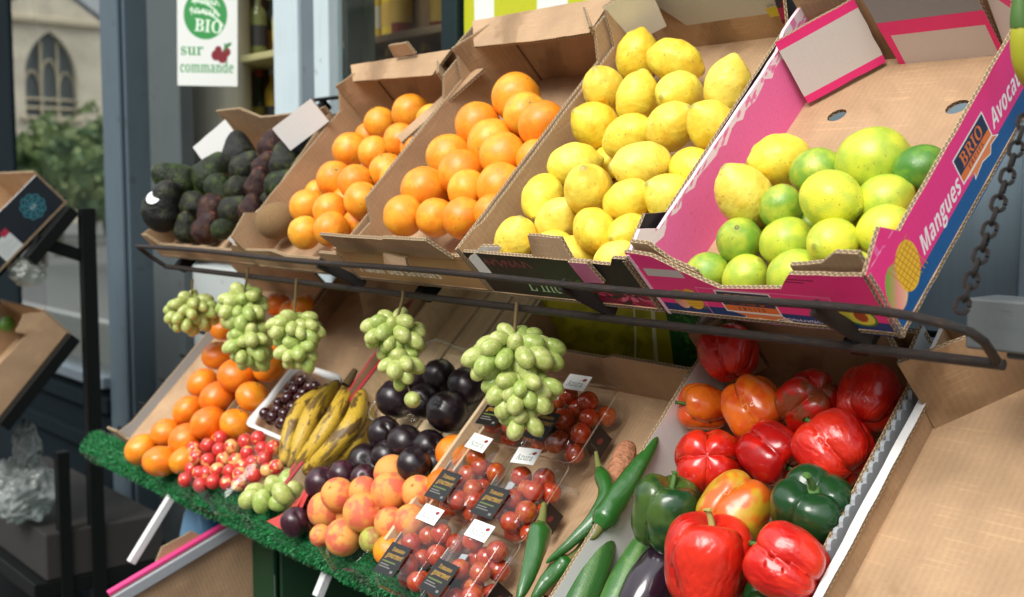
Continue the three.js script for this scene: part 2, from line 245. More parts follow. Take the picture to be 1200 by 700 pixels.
{ // stone house across the street: it hides the low sky from the stall
  const st = std({ map: stoneMaps[0], color: C(1.1, 1.05, 0.95), roughness: 0.9 }), gl = phys({ color: C(0.03, 0.035, 0.04), roughness: 0.08 }), fr = std({ color: C(0.6, 0.6, 0.57), roughness: 0.6 }), zn = std({ color: C(0.2, 0.21, 0.23), roughness: 0.6 });
  const h = thing('street_house', 'low stone house with a row of tall windows across the street', 'house'); h.position.set(-2, -0.13, 10.5);
  mesh('wall', new THREE.BoxGeometry(44, 5.6, 8).translate(0, 2.8, 4), st, h); mesh('roof', new THREE.CylinderGeometry(1.2, 4.6, 3.4, 4, 1).rotateY(Math.PI / 4).scale(6.9, 0.45, 1.3).translate(0, 6.35, 4), zn, h); mesh('cornice', rbox(44.4, 0.3, 0.5, 0.05).translate(0, 5.4, -0.2), st, h);
  for (let r = 0; r < 1; r++) for (let i = 0; i < 14; i++) { const w = mesh('window', new THREE.BoxGeometry(1.2, 2.0, 0.06).translate(-20.2 + i * 3.1, 1.9 + r * 3.2, -0.02), gl, h); mesh('frame', mergeGeometries([new THREE.BoxGeometry(0.1, 2.1, 0.1).translate(-0.62, 0, 0), new THREE.BoxGeometry(0.1, 2.1, 0.1).translate(0.62, 0, 0), new THREE.BoxGeometry(0.06, 2.0, 0.09), new THREE.BoxGeometry(1.34, 0.1, 0.14).translate(0, 1.05, 0), new THREE.BoxGeometry(1.5, 0.12, 0.24).translate(0, -1.08, 0)]).translate(-20.2 + i * 3.1, 1.9 + r * 3.2, -0.06), fr, w); }
}
// ---------------------------------------------------------------- shop front
const paintMaps = texPair(256, 256, (u, v) => { const n = fbm(u * 5, v * 5, 3, 4), s = noise(u * 130, v * 5, 1), chip = sm(0.3, 0.36, fbm(u * 16, v * 16, 9, 3)); const k = 1 + 0.18 * n + 0.08 * s; return mix([k, k, k], [0.62, 0.56, 0.5], chip * 0.6).concat(0.5 + s * 0.2 - chip * 0.3); }, [1.1, 1.1]);
const paint = (r, g, b, o = {}) => phys({ color: C(r, g, b), specularIntensity: 0.45, map: paintMaps[0], bumpMap: paintMaps[1], bumpScale: 0.0006, roughness: 0.5, ...o });
const greyBlue = paint(0.085, 0.12, 0.145), greyPost = paint(0.08, 0.097, 0.10), paleFrame = paint(0.5, 0.6, 0.63), darkWood = paint(0.13, 0.075, 0.055), darkTeal = paint(0.008, 0.014, 0.018, { roughness: 0.9, specularIntensity: 0.15 }), steelBlue = paint(0.23, 0.31, 0.36, { roughness: 0.42 }), midGrey = paint(0.13, 0.165, 0.19), creamM = paint(0.55, 0.56, 0.47), darkGreen = paint(0.008, 0.02, 0.022);
const metreUV = g => { const p = g.attributes.position, n = g.attributes.normal, u = g.attributes.uv; for (let i = 0; i < p.count; i++) { const ax = Math.abs(n.getX(i)), az = Math.abs(n.getZ(i)); az > 0.6 ? u.setXY(i, p.getX(i), p.getY(i)) : ax > 0.6 ? u.setXY(i, p.getZ(i), p.getY(i)) : u.setXY(i, p.getX(i), p.getZ(i)); } return g; };
const bx = (x0, x1, y0, y1, z0, z1, r = 0.006) => metreUV(rbox(x1 - x0, y1 - y0, z1 - z0, r).translate((x0 + x1) / 2, (y0 + y1) / 2, (z0 + z1) / 2));
const TOP = 3.0;
const fx = px => onFront(px, 120).x;
{
  const f = thing('shop_facade', 'grey blue painted wooden shop front with glazed bays behind the fruit racks', 'shop front');
  mesh('post', bx(fx(121), fx(149), 0, TOP, ZF - 0.12, ZF + 0.006), greyBlue, f);
  mesh('moulding', bx(fx(149) - 0.05, fx(149) - 0.01, 0, TOP, ZF + 0.007, ZF + 0.022), greyBlue, f);
  mesh('recess_board', bx(fx(149), fx(176), 0, TOP, ZF - 0.40, ZF - 0.36), darkWood, f);
  mesh('post', bx(fx(176), fx(212), 0, TOP, ZF - 0.04, ZF + 0.006), greyPost, f);
  mesh('frame', bx(fx(326), fx(354), 0, TOP, ZF - 0.03, ZF + 0.012), paleFrame, f);
  mesh('frame', bx(fx(354), fx(373), 0, TOP, ZF - 0.03, ZF + 0.002), midGrey, f);
  mesh('frame', bx(fx(373), fx(390), 0, TOP, ZF - 0.03, ZF + 0.012), paleFrame, f);
  mesh('post', bx(fx(526), fx(544), 0, TOP, ZF - 0.1, ZF + 0.02), darkGreen, f);
  mesh('post', bx(fx(4) - 0.35, fx(14), 0, TOP, ZF - 0.1, ZF + 0.006), darkTeal, f);
  // stall riser with raised mouldings below the mirrored window
  mesh('riser', bx(-9, fx(121), 0, 0.88, ZF - 0.1, ZF - 0.01), darkTeal, f);
  for (const y of [0.80, 0.66, 0.14]) mesh('rail', bx(-9, fx(121) - 0.001, y, y + 0.05, ZF - 0.009, ZF + 0.02), darkTeal, f);
  mesh('window_sill', bx(-9, fx(121) - 0.001, 0.882, 0.92, ZF - 0.1, ZF + 0.03), midGrey, f);
  mesh('riser', bx(fx(212), fx(326), 0, 1.30, ZF - 0.09, ZF - 0.02), paint(0.42, 0.46, 0.45), f);
  mesh('riser', bx(fx(390), fx(526), 0, 0.7, ZF - 0.09, ZF - 0.02), darkTeal, f);
  // ribbed metal panelling behind the citrus crates
  mesh('panel', bx(fx(544), 2.4, 0, TOP, ZF - 0.08, ZF - 0.01), steelBlue, f);
  for (let i = 0; i < 9; i++) { const X = -1.1 + i * 0.19; mesh('panel_rib', bx(X, X + 0.022, 0.3, TOP, ZF - 0.009, ZF + 0.012, 0.005), steelBlue, f); }
  mesh('fascia', bx(-9, 2.4, TOP, TOP + 0.7, ZF - 0.14, ZF + 0.12), greyBlue, f);
  const glass = phys({ color: C(0.93, 0.97, 0.96), transmission: 1, roughness: 0.01, ior: 1.3 });
  const mirrorGlass = phys({ color: C(0.8, 0.87, 0.85), transmission: 1, roughness: 0.012, ior: 3.8 });
  mesh('window_pane', new THREE.BoxGeometry(fx(121) + 9, TOP - 0.92, 0.001).translate((fx(121) - 9) / 2, (TOP + 0.92) / 2, ZF - 0.003), mirrorGlass, f);
  mesh('window_pane', new THREE.BoxGeometry(fx(526) - fx(390), TOP - 0.7, 0.001).translate((fx(526) + fx(390)) / 2, (TOP + 0.7) / 2, ZF - 0.015), glass, f);
  mesh('upper_storey', bx(-9, 2.4, TOP + 0.701, 9, ZF - 0.4, ZF), paint(0.45, 0.42, 0.36), f);
  // the room behind
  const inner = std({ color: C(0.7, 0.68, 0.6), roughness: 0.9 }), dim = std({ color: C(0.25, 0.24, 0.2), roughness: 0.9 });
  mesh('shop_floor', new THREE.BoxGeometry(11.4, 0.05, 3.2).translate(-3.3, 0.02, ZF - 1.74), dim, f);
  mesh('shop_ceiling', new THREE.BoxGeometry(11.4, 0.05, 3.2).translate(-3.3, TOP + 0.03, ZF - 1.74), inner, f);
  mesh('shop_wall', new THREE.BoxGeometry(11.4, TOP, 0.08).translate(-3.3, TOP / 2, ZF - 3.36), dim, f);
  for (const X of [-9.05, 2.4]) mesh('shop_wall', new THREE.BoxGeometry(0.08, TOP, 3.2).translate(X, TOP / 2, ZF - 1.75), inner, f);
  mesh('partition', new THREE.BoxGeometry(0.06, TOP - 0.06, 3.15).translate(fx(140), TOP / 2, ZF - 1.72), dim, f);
  mesh('column', new THREE.CylinderGeometry(0.095, 0.1, TOP - 0.06, 28).translate(onFront(256, 150, ZF - 0.19).x, TOP / 2, ZF - 0.19), creamM, f);
}
{ // striped poster on the panelling
  const t = canvasTex(256, 512, (g, w, h) => { g.fillStyle = '#b9bd1c'; g.fillRect(0, 0, w, h); g.fillStyle = '#dfe6e0'; [[0.10, 0.22, 0.06, 0.2], [0.42, 0.56, 0.5, 0.7], [0.78, 0.9, 0.86, 0.98]].forEach(([a, b, c, d]) => { g.beginPath(); g.moveTo(a * w, h); g.lineTo(b * w, h); g.lineTo(d * w, 0); g.lineTo(c * w, 0); g.fill(); }); grain(g, w, h, 2500, 0.06); });
  const P0 = onFront(545, 60, ZF + 0.004), P1 = onFront(690, 20, ZF + 0.004), w = P1.x - P0.x + 0.1;
  const g = new THREE.BoxGeometry(w, 0.95, 0.004).translate(P0.x + w / 2, 1.62, ZF + 0.004);
  tag(mesh('poster', g, std({ map: t, roughness: 0.5 })), 'yellow green and white striped poster on the panel behind the crates', 'poster');
}
{ // hanging notice with green lettering
  const t = canvasTex(512, 760, (g, w, h) => {
    g.fillStyle = '#dfe3de'; g.fillRect(0, 0, w, h); g.fillStyle = '#2f8f45'; g.fillRect(300, 0, 60, 26); g.fillRect(380, 0, 44, 26); g.fillRect(440, 0, 30, 26); g.textAlign = 'center';
    g.beginPath(); g.arc(w * 0.47, h * 0.3, 185, 0, 7); g.fill();
    g.strokeStyle = '#cfe4cd'; g.lineWidth = 16; g.beginPath(); g.arc(w * 0.36, h * 0.62, 260, -1.75, -0.65); g.stroke(); g.beginPath(); g.arc(w * 0.3, h * 0.5, 250, -1.7, -0.6); g.stroke();
    g.save(); g.translate(w * 0.47, h * 0.2); g.rotate(0.12); g.strokeStyle = '#d9e8d6'; g.lineWidth = 9; squig(g, -110, 0, 220, 40, 6); squig(g, -130, 78, 240, 40, 6); g.restore();
    g.fillStyle = '#dff0dc'; g.font = 'bold 130px serif'; g.save(); g.translate(w * 0.52, h * 0.42); g.rotate(0.08); g.fillText('BIO', 0, 40); g.restore();
    g.fillStyle = '#2f8f45'; g.font = 'bold 118px serif'; g.textAlign = 'left'; g.fillText('sur', 26, h * 0.70); g.font = 'bold 112px serif'; g.fillText('commande', 20, h * 0.87, w - 50);
    g.fillStyle = '#7a1420'; for (const [x, y, r] of [[330, 530, 40], [385, 545, 44], [420, 505, 34], [350, 490, 30]]) { g.beginPath(); g.arc(x, y, r, 0, 7); g.fill(); } g.fillStyle = '#2c7a3a'; g.fillRect(400, 440, 12, 60); g.beginPath(); g.ellipse(430, 455, 36, 14, -0.5, 0, 7); g.fill();
    grain(g, w, h, 3000, 0.05);
  });
  const P = onFront(243, 44, ZF + 0.06), z = depth(P), w = 71 / FPX * z, h = 118 / FPX * z, n = mesh('notice', new THREE.BoxGeometry(w, h, 0.003), std({ map: t, roughness: 0.45 }));
  n.position.copy(P); n.position.y += 0.006; n.rotation.set(0, 0.86, -0.02, 'YXZ');
  tag(n, 'white notice with round green emblem and green lettering in the doorway', 'notice');
}
{ // shelves and bottles inside the two glazed bays
  const wood = paint(0.16, 0.10, 0.055), pal = paint(0.42, 0.40, 0.2);
  const bottleG = s0 => { const s = s0 * 0.72; return new THREE.LatheGeometry([[0, 0], [0.036, 0], [0.038, 0.006], [0.038, 0.17 * s], [0.034, 0.19 * s], [0.016, 0.215 * s], [0.0135, 0.29 * s], [0.016, 0.292 * s], [0.016, 0.305 * s], [0, 0.306 * s]].map(p => new THREE.Vector2(p[0] * 0.74, p[1])), 20); };
  const Gs = [bottleG(1), bottleG(0.86), bottleG(1.08)], lab = new THREE.CylinderGeometry(0.0288, 0.0288, 0.06, 20, 1, true).translate(0, 0.065, 0), cap = new THREE.CylinderGeometry(0.0135, 0.0135, 0.035, 14);
  const gl = [[0.5, 0.22, 0.03], [0.05, 0.08, 0.03], [0.62, 0.42, 0.05], [0.2, 0.03, 0.02], [0.22, 0.25, 0.08], [0.55, 0.5, 0.32]].map(c => phys({ color: C(...c), roughness: 0.12, clearcoat: 0.4 }));
  const names = ['amber', 'dark green', 'golden', 'deep red', 'olive', 'pale'], lm = [[0.6, 0.5, 0.1], [0.55, 0.52, 0.42], [0.45, 0.07, 0.04], [0.5, 0.3, 0.05], [0.05, 0.05, 0.05]].map(c => std({ color: C(...c), roughness: 0.6 })), lname = ['yellow', 'cream', 'red', 'ochre', 'black'];
  const shelf = (x0, x1, zs, ys, name, label, mat) => {
    const s = thing(name, label, 'shelf');
    ys.forEach(y => mesh('board', bx(x0, x1, y - 0.022, y, zs - 0.14, zs + 0.14), mat, s));
    for (const X of [x0 - 0.012]) mesh('upright', bx(X - 0.011, X + 0.011, 0, 2.9, zs - 0.14, zs + 0.14), mat, s);
    mesh('back_panel', bx(x0, x1, 0.05, 2.9, zs - 0.155, zs - 0.142), wood, s);
    ys.forEach((y, r) => { for (let X = x0 + 0.06; X < x1 - 0.04; X += rr(0.066, 0.082)) {
      const k = Math.floor(rnd() * 6), q = Math.floor(rnd() * 5), b = mesh('bottle', pick(Gs), gl[k]); b.position.set(X, y, zs + rr(-0.03, 0.07)); b.rotation.y = rr(0, 6);
      tag(b, `${names[k]} bottle with ${lname[q]} label on the ${r === 0 ? 'low' : r === 1 ? 'middle' : 'high'} board of the ${name === 'drinks_shelf' ? 'wide' : 'narrow'} shelf`, 'bottle', 'bottles on the shop shelves');
      mesh('label', lab, lm[q], b); const c = mesh('cap', cap, lm[(q + 2) % 5], b); c.position.y = 0.205; } });
  };
  const z1 = ZF - 0.36, z2 = ZF - 0.46;
  shelf(onFront(262, 60, z1).x, onFront(345, 60, z1).x + 0.3, z1, [1.43, 1.66, 1.89], 'narrow_shelf', 'narrow dim shelf of bottles behind the pale window frame', pal);
  shelf(onFront(428, 60, z2).x, onFront(545, 60, z2).x + 0.5, z2, [1.44, 1.67, 1.9], 'drinks_shelf', 'wide shelf of coloured bottles behind glass beside the dark green post', wood);
  tag(mesh('display_column', bx(onFront(402, 60, ZF - 0.12).x, onFront(424, 60, ZF - 0.12).x, 0.05, 2.9, ZF - 0.16, ZF - 0.12), paint(0.16, 0.18, 0.14)), 'grey green upright inside the window beside the bottles', 'column');
  const cup = thing('paper_cup', 'red paper cup behind the window next to the pale frame', 'cup'); { const P = onFront(408, 85, ZF - 0.16); cup.position.set(P.x - 0.02, P.y - 0.06, P.z); mesh('body', new THREE.LatheGeometry([[0, 0], [0.025, 0], [0.036, 0.1], [0.034, 0.1], [0.024, 0.004]].map(p => new THREE.Vector2(...p)), 20), std({ color: C(0.5, 0.03, 0.03), roughness: 0.6 }), cup); mesh('ledge', rbox(0.16, 0.02, 0.1, 0.004).translate(0, -0.0105, 0), wood, cup); }
}
// ---------------------------------------------------------------- racks
const rustMaps = texPair(256, 256, (u, v) => { const n = fbm(u * 9, v * 9, 6, 5), r = sm(0.02, 0.22, n); return mix([0.016, 0.018, 0.018], [0.10, 0.045, 0.022], r * 0.8).concat(0.5 + n * 0.6); }, [9, 9]);
const ironM = std({ map: rustMaps[0], bumpMap: rustMaps[1], bumpScale: 0.0008, roughness: 0.5, metalness: 0.35 });
const blackIron = phys({ specularIntensity: 0.3, color: C(0.007, 0.008, 0.008), roughness: 0.5, metalness: 0.2 });
const galv = std({ color: C(0.10, 0.115, 0.115), map: paintMaps[0], roughness: 0.6, metalness: 0.2 });
function rack(fr, x0, x1, label, lip, depthV, endBend) {
  const t = thing('display_rack', label, 'rack', 'sloping racks'), up = fr.N;
  const top = X => fr.pt(X, -0.020, lip), low = X => fr.pt(X, -0.010, -0.008);
  const e = endBend ? [V3(x1, 0, 0)] : [];
  const wire = [];
  for (let X = x0; X <= x1 - 0.03; X += 0.12) wire.push(top(X).add(V3(0, 0.0015 * Math.sin(X * 9), 0)));
  wire.push(top(x1 - 0.035), top(x1).addScaledVector(fr.N, -0.006), fr.pt(x1 + 0.028, -0.014, lip * 0.55), fr.pt(x1 + 0.03, -0.01, -0.004));
  if (endBend) mesh('lip_wire', tubeGeo(wire, 0.0041, 120, 10), ironM, t);
  mesh('lower_wire', rodGeo(low(x0), low(x1 + 0.035), 0.0047), ironM, t);
  const end = [fr.pt(x0 - 0.001, -0.02, lip), fr.pt(x0 - 0.012, -0.015, lip * 0.5), fr.pt(x0, -0.010, -0.008)];
  mesh('end_wire', tubeGeo(end, 0.0041, 12, 8), ironM, t);
  for (let k = 0; k < 8; k++) mesh('bed_bar', rodGeo(fr.pt(x0, 0.05 + k * depthV / 7.6, -0.008), fr.pt(x1 - 0.085, 0.05 + k * depthV / 7.6, -0.008), 0.004, 8), blackIron, t);
  for (const X of [x0 + 0.02, (x0 + x1) / 2, x1 - 0.12]) mesh('side_rail', barGeo(fr.pt(X, 0, -0.024), fr.pt(X, depthV + 0.02, -0.024), 0.02, 0.022, up), blackIron, t);
  return t;
}
{
  const t = rack(U, -2.17, -0.53, 'black wire rack holding the avocado, orange, lemon and lime crates', 0.060, 0.44, true);
  for (const px of [345, 655, 968]) { const X = U.loc(U.at(px, 352, 0.05))[0]; mesh('strap', barGeo(U.pt(X, -0.021, 0.060), U.pt(X + 0.012, 0.004, -0.016), 0.016, 0.005, V3(1, 0, 0)), ironM, t); }
  const a = thing('rack_arm', 'galvanised steel arm carrying the end of the citrus rack below the chain', 'arm');
  const A0 = U.pt(-0.555, 0.0, -0.03);
  mesh('beam', rbox(0.25, 0.045, 0.05, 0.003).translate(-0.43, A0.y + 0.035, A0.z - 0.045), galv, a);
  mesh('bracket', rbox(0.05, 0.05, 0.44, 0.003).translate(-0.50, A0.y + 0.03, A0.z - 0.255), galv, a);
  mesh('bolt', new THREE.CylinderGeometry(0.009, 0.009, 0.012, 6).rotateX(Math.PI / 2).translate(-0.46, A0.y + 0.038, A0.z - 0.016), blackIron, a);
  mesh('bolt', new THREE.CylinderGeometry(0.009, 0.009, 0.012, 6).rotateX(Math.PI / 2).translate(-0.40, A0.y + 0.036, A0.z - 0.016), blackIron, a);
  // chain from the arm up to the wall
  const c = thing('chain', 'rusty dark chain running from the rack arm up beside the pink crate', 'chain');
  const P0 = onX(1128, 358, -0.515), P1 = onX(1196, 158, -0.515), dir = P1.clone().sub(P0), n0 = 13, step = dir.length() / n0; dir.normalize();
  const link = new THREE.TorusGeometry(0.0052, 0.0019, 8, 16); { const p = link.attributes.position; for (let i = 0; i < p.count; i++) p.setY(i, p.getY(i) + Math.sign(p.getY(i)) * (step * 0.58 - 0.0052)); }
  const nl = Math.ceil((ZF - P0.z) / dir.z / step);
  for (let i = 0; i <= nl; i++) { const m = mesh('link', link, ironM, c); m.position.copy(P0).addScaledVector(dir, i * step); m.position.y -= 0.004 * Math.sin(i / n0 * 3); m.quaternion.copy(aim(dir, (i % 2 ? Math.PI / 2 : 0) + 0.5 + rr(-0.2, 0.2))); }
  const w = P0.clone().addScaledVector(dir, nl * step); mesh('wall_hook', new THREE.TorusGeometry(0.02, 0.006, 8, 20).translate(w.x, w.y, ZF + 0.02), ironM, c);
}
{ // lower rack with the turf-wrapped front edge
  const t = rack(L, -2.42, -0.1, 'black lower rack under the clementines, plums, tomatoes and peppers', 0.02, 0.5, false);
  mesh('front_angle', barGeo(L.pt(-2.44, -0.012, -0.03), L.pt(-0.1, -0.012, -0.03), 0.03, 0.03, L.N), blackIron, t);
  const whiteBar = paint(0.7, 0.72, 0.72, { roughness: 0.35 });
  const P = [[153, 660, 196, 590], [372, 700, 385, 668]].map(([a, b, c, d], i) => { const X = i ? -1.52 : -2.02; return [onX(a, b, X), onX(c, d, X)]; });
  P.forEach(([a, b]) => mesh('brace', barGeo(a, b.clone().addScaledVector(b.clone().sub(a), 0.25), 0.014, 0.014, V3(1, 0, 0)), whiteBar, t));
  for (const X of [-2.36, -1.2, -0.2]) mesh('leg', barGeo(V3(X, 0, -1.16), V3(X, L.pt(0, 0.4, 0).y - 0.04, -1.16), 0.03, 0.03, V3(1, 0, 0)), blackIron, t);
  const tf = thing('turf_strip', 'green artificial grass strip wrapped along the front edge of the lower rack', 'turf');
  const sec = []; for (let i = 0; i <= 10; i++) { const a = -0.6 + i / 10 * 3.6; sec.push([-0.014 - 0.018 * Math.cos(a - 0.6), 0.004 + 0.024 * Math.sin(a - 0.6) * 1.0]); }
  const prof = [[-0.022, -0.030], [-0.030, -0.022], [-0.032, -0.006], [-0.029, 0.010], [-0.019, 0.018], [-0.004, 0.019], [0.010, 0.016], [0.019, 0.010], [0.022, 0.0]];
  const pos = [], uv = [], idx = [], nx = 90, x0 = -2.45, x1 = -0.1;
  for (let i = 0; i <= nx; i++) { const X = x0 + (x1 - x0) * i / nx; prof.forEach(([v, n], k) => { const q = 0.006 * noise(X * 7, k * 0.5, 2) + 0.003 * noise(X * 25, k, 4); const p = L.pt(X, v - q, n + q * 0.8); pos.push(p.x, p.y, p.z); uv.push(X * 3, k / 8); }); }
  for (let i = 0; i < nx; i++) for (let k = 0; k < 8; k++) { const a = i * 9 + k; idx.push(a, a + 9, a + 1, a + 1, a + 9, a + 10); }
  const back = std({ color: C(0.015, 0.09, 0.03), roughness: 0.95, side: THREE.DoubleSide });
  mesh('backing', bg(pos, uv, idx), back, tf);
  const blade = bg([-0.0009, 0, 0, 0.0009, 0, 0, 0.0007, 0.0034, 0.0006, -0.0007, 0.0034, 0.0006, 0, 0.0062, 0.002], [0, 0, 1, 0, 1, 0.5, 0, 0.5, 0.5, 1], [0, 1, 2, 0, 2, 3, 3, 2, 4]);
  const N = 42000, im = new THREE.InstancedMesh(blade, std({ color: 0xffffff, roughness: 0.55, side: THREE.DoubleSide }), N), o = new THREE.Object3D(), col = C(0, 0, 0);
  for (let i = 0; i < N; i++) {
    const X = x0 + (x1 - x0) * rnd(), k = Math.min(7.99, Math.pow(rnd(), 0.8) * 8), a = Math.floor(k), f = k - a, q = 0.006 * noise(X * 7, k * 0.5, 2) + 0.003 * noise(X * 25, k, 4);
    const v = prof[a][0] + (prof[a + 1][0] - prof[a][0]) * f, n = prof[a][1] + (prof[a + 1][1] - prof[a][1]) * f, tv = prof[a + 1][0] - prof[a][0], tn = prof[a + 1][1] - prof[a][1], l = Math.hypot(tv, tn);
    o.position.copy(L.pt(X, v - q, n + q * 0.8));
    const nn = L.S.clone().multiplyScalar(-tn / l).addScaledVector(L.N, tv / l).add(V3(rr(-0.7, 0.7), rr(-0.7, 0.4), rr(-0.7, 0.7))).normalize();
    o.quaternion.copy(aim(nn, rr(0, 6.28))); o.scale.setScalar(rr(0.6, 1.25)); o.updateMatrix(); im.setMatrixAt(i, o.matrix);
    const dirty = sm(0.05, 0.4, noise(X * 9, a * 0.6, 6) + (k < 1.6 ? 0.3 : -0.04)) * 0.75, g = rr(0.7, 1.3); col.setRGB(...mix([0.016 * g, 0.22 * g, 0.06 * g], [0.06, 0.055, 0.04], dirty)); im.setColorAt(i, col);
  }
  im.name = 'grass_blades'; im.userData.kind = 'stuff'; im.castShadow = im.receiveShadow = true; tf.add(im);
}
// ---------------------------------------------------------------- crates
function crate(name, label, fr, X0, X1, v0, dep, group) {
  const g = thing(name, label, 'crate', group), w = X1 - X0; g.position.copy(fr.pt((X0 + X1) / 2, v0, 0)); g.rotation.x = fr.a;
  const T = 0.0045, c = { g, w, dep };
  c.base = (m = [kraft, kraft, kraftEdge], holes = []) => { const b = mesh('base', board([[-w / 2, 0], [w / 2, 0], [w / 2, dep], [-w / 2, dep]], T, holes), m, g); b.rotation.x = -Math.PI / 2; b.position.y = 0.004; return b; };
  c.side = (s, prof, m, nm = 'side_wall') => { const b = mesh(nm, board(prof, T), s > 0 ? m : [m[1], m[0], m[2]], g); b.rotation.y = Math.PI / 2; b.position.x = s * (w / 2 - 0.003); return b; };
  c.end = (v, prof, m, nm = 'end_wall', tilt = 0) => { const b = mesh(nm, board(prof, T), m, g); b.position.z = -v; b.rotation.x = tilt; return b; };
  // loose flap: outline in its own plane, hinged at a point, turned by three angles
  c.flap = (nm, prof, m, x, n, v, rx, ry, rz) => { const b = mesh(nm, board(prof, T), m, g); b.position.set(x, n, -v); b.rotation.set(rx, ry, rz, 'YXZ'); return b; };
  return c;
}
const K = [kraft, kraft, kraftEdge], KP = [kraftPale, kraftPale, kraftEdge], KD = [kraftDark, kraftDark, kraftEdge], KR = [kraftRed, kraftRed, kraftEdge];
const W1 = [whiteBoard, kraft, kraftEdge];

{ // avocado crate: low tray with white-lined corner flaps
  const c = crate('avocado_crate', 'low kraft tray of dark avocados with white corner flaps', U, -2.195, -1.803, 0.006, 0.285), w = c.w / 2, d = c.dep;
  c.base(KD); c.side(-1, [[0, 0], [d, 0], [d, 0.07], [d - 0.06, 0.07], [d - 0.1, 0.05], [0.05, 0.05], [0, 0.062]], [kraft, kraftDark, kraftEdge]); c.side(1, [[0, 0], [d, 0], [d, 0.085], [0.06, 0.06], [0, 0.06]], K);
  c.end(0.003, [[-w, 0], [w, 0], [w, 0.05], [w - 0.03, 0.05], [w - 0.05, 0.036], [-w + 0.04, 0.036], [-w + 0.02, 0.06], [-w, 0.06]], K);
  c.end(d - 0.003, [[-w, 0], [w, 0], [w, 0.10], [w - 0.04, 0.092], [-w + 0.15, 0.092], [-w + 0.1, 0.118], [-w, 0.118]], [kraftRed, kraft, kraftEdge]);
  c.flap('corner_flap', [[0, 0], [0.09, 0], [0.09, 0.056], [0, 0.056]], [whiteBoard, whiteBoard, kraftEdge], -w + 0.012, 0.05, d - 0.10, -0.5, 0.75, 0.12);
  c.flap('corner_flap', [[-0.045, -0.026], [0.045, -0.026], [0.045, 0.022], [-0.045, 0.022]], W1, w - 0.02, 0.105, d - 0.05, -0.25, 0.75, 0.08);
  c.flap('corner_flap', [[-0.035, -0.01], [0.035, -0.01], [0.035, 0.01], [-0.035, 0.01]], W1, w - 0.012, 0.056, 0.035, -0.1, 1.2, 0.05);
}
{ // first orange crate
  const c = crate('orange_crate', 'kraft crate of small oranges beside the avocado tray', U, -1.797, -1.487, 0.004, 0.372), w = c.w / 2, d = c.dep;
  c.base(K); const side = [[0, 0], [d, 0], [d, 0.105], [d - 0.05, 0.105], [d - 0.075, 0.078], [0.06, 0.07], [0.045, 0.085], [0, 0.075]];
  c.side(-1, side, [kraft, kraftPale, kraftEdge]); c.side(1, [[0, 0], [d, 0], [d, 0.105], [d - 0.05, 0.105], [d - 0.075, 0.08], [0.1, 0.074], [0.085, 0.055], [0, 0.055]], K);
  c.end(0.003, [[-w, 0], [w, 0], [w, 0.05], [w - 0.06, 0.05], [w - 0.07, 0.035], [-w + 0.13, 0.035], [-w + 0.10, 0.045], [-w, 0.042]], K);
  c.end(d - 0.003, [[-w, 0], [w, 0], [w, 0.115], [-w, 0.115]], [kraftRed, kraft, kraftEdge]);
  c.flap('rim_flap', [[-w + 0.01, 0], [w - 0.01, 0], [w - 0.035, 0.042], [-w + 0.04, 0.034]], KP, 0, 0.118, d - 0.006, 1.92, 0, 0);
  for (const s of [-1, 1]) c.flap('corner_gusset', [[-0.032, -0.04], [0.032, -0.04], [0.032, 0.052], [-0.032, 0.052]], s < 0 ? K : KP, s * (w - 0.028), 0.062, d - 0.03, 0, -s * 0.8, 0);
  c.flap('tab', [[-0.03, 0], [0.03, 0], [0.026, 0.022], [-0.026, 0.022]], KR, 0.03, 0.125, d - 0.01, -0.1, 0, 0);
  c.flap('side_rim', [[-0.12, 0], [0.05, 0], [0.045, 0.03], [-0.11, 0.03]], KP, w - 0.006, 0.076, d - 0.12, 1.57, -1.57, 0.35);
}
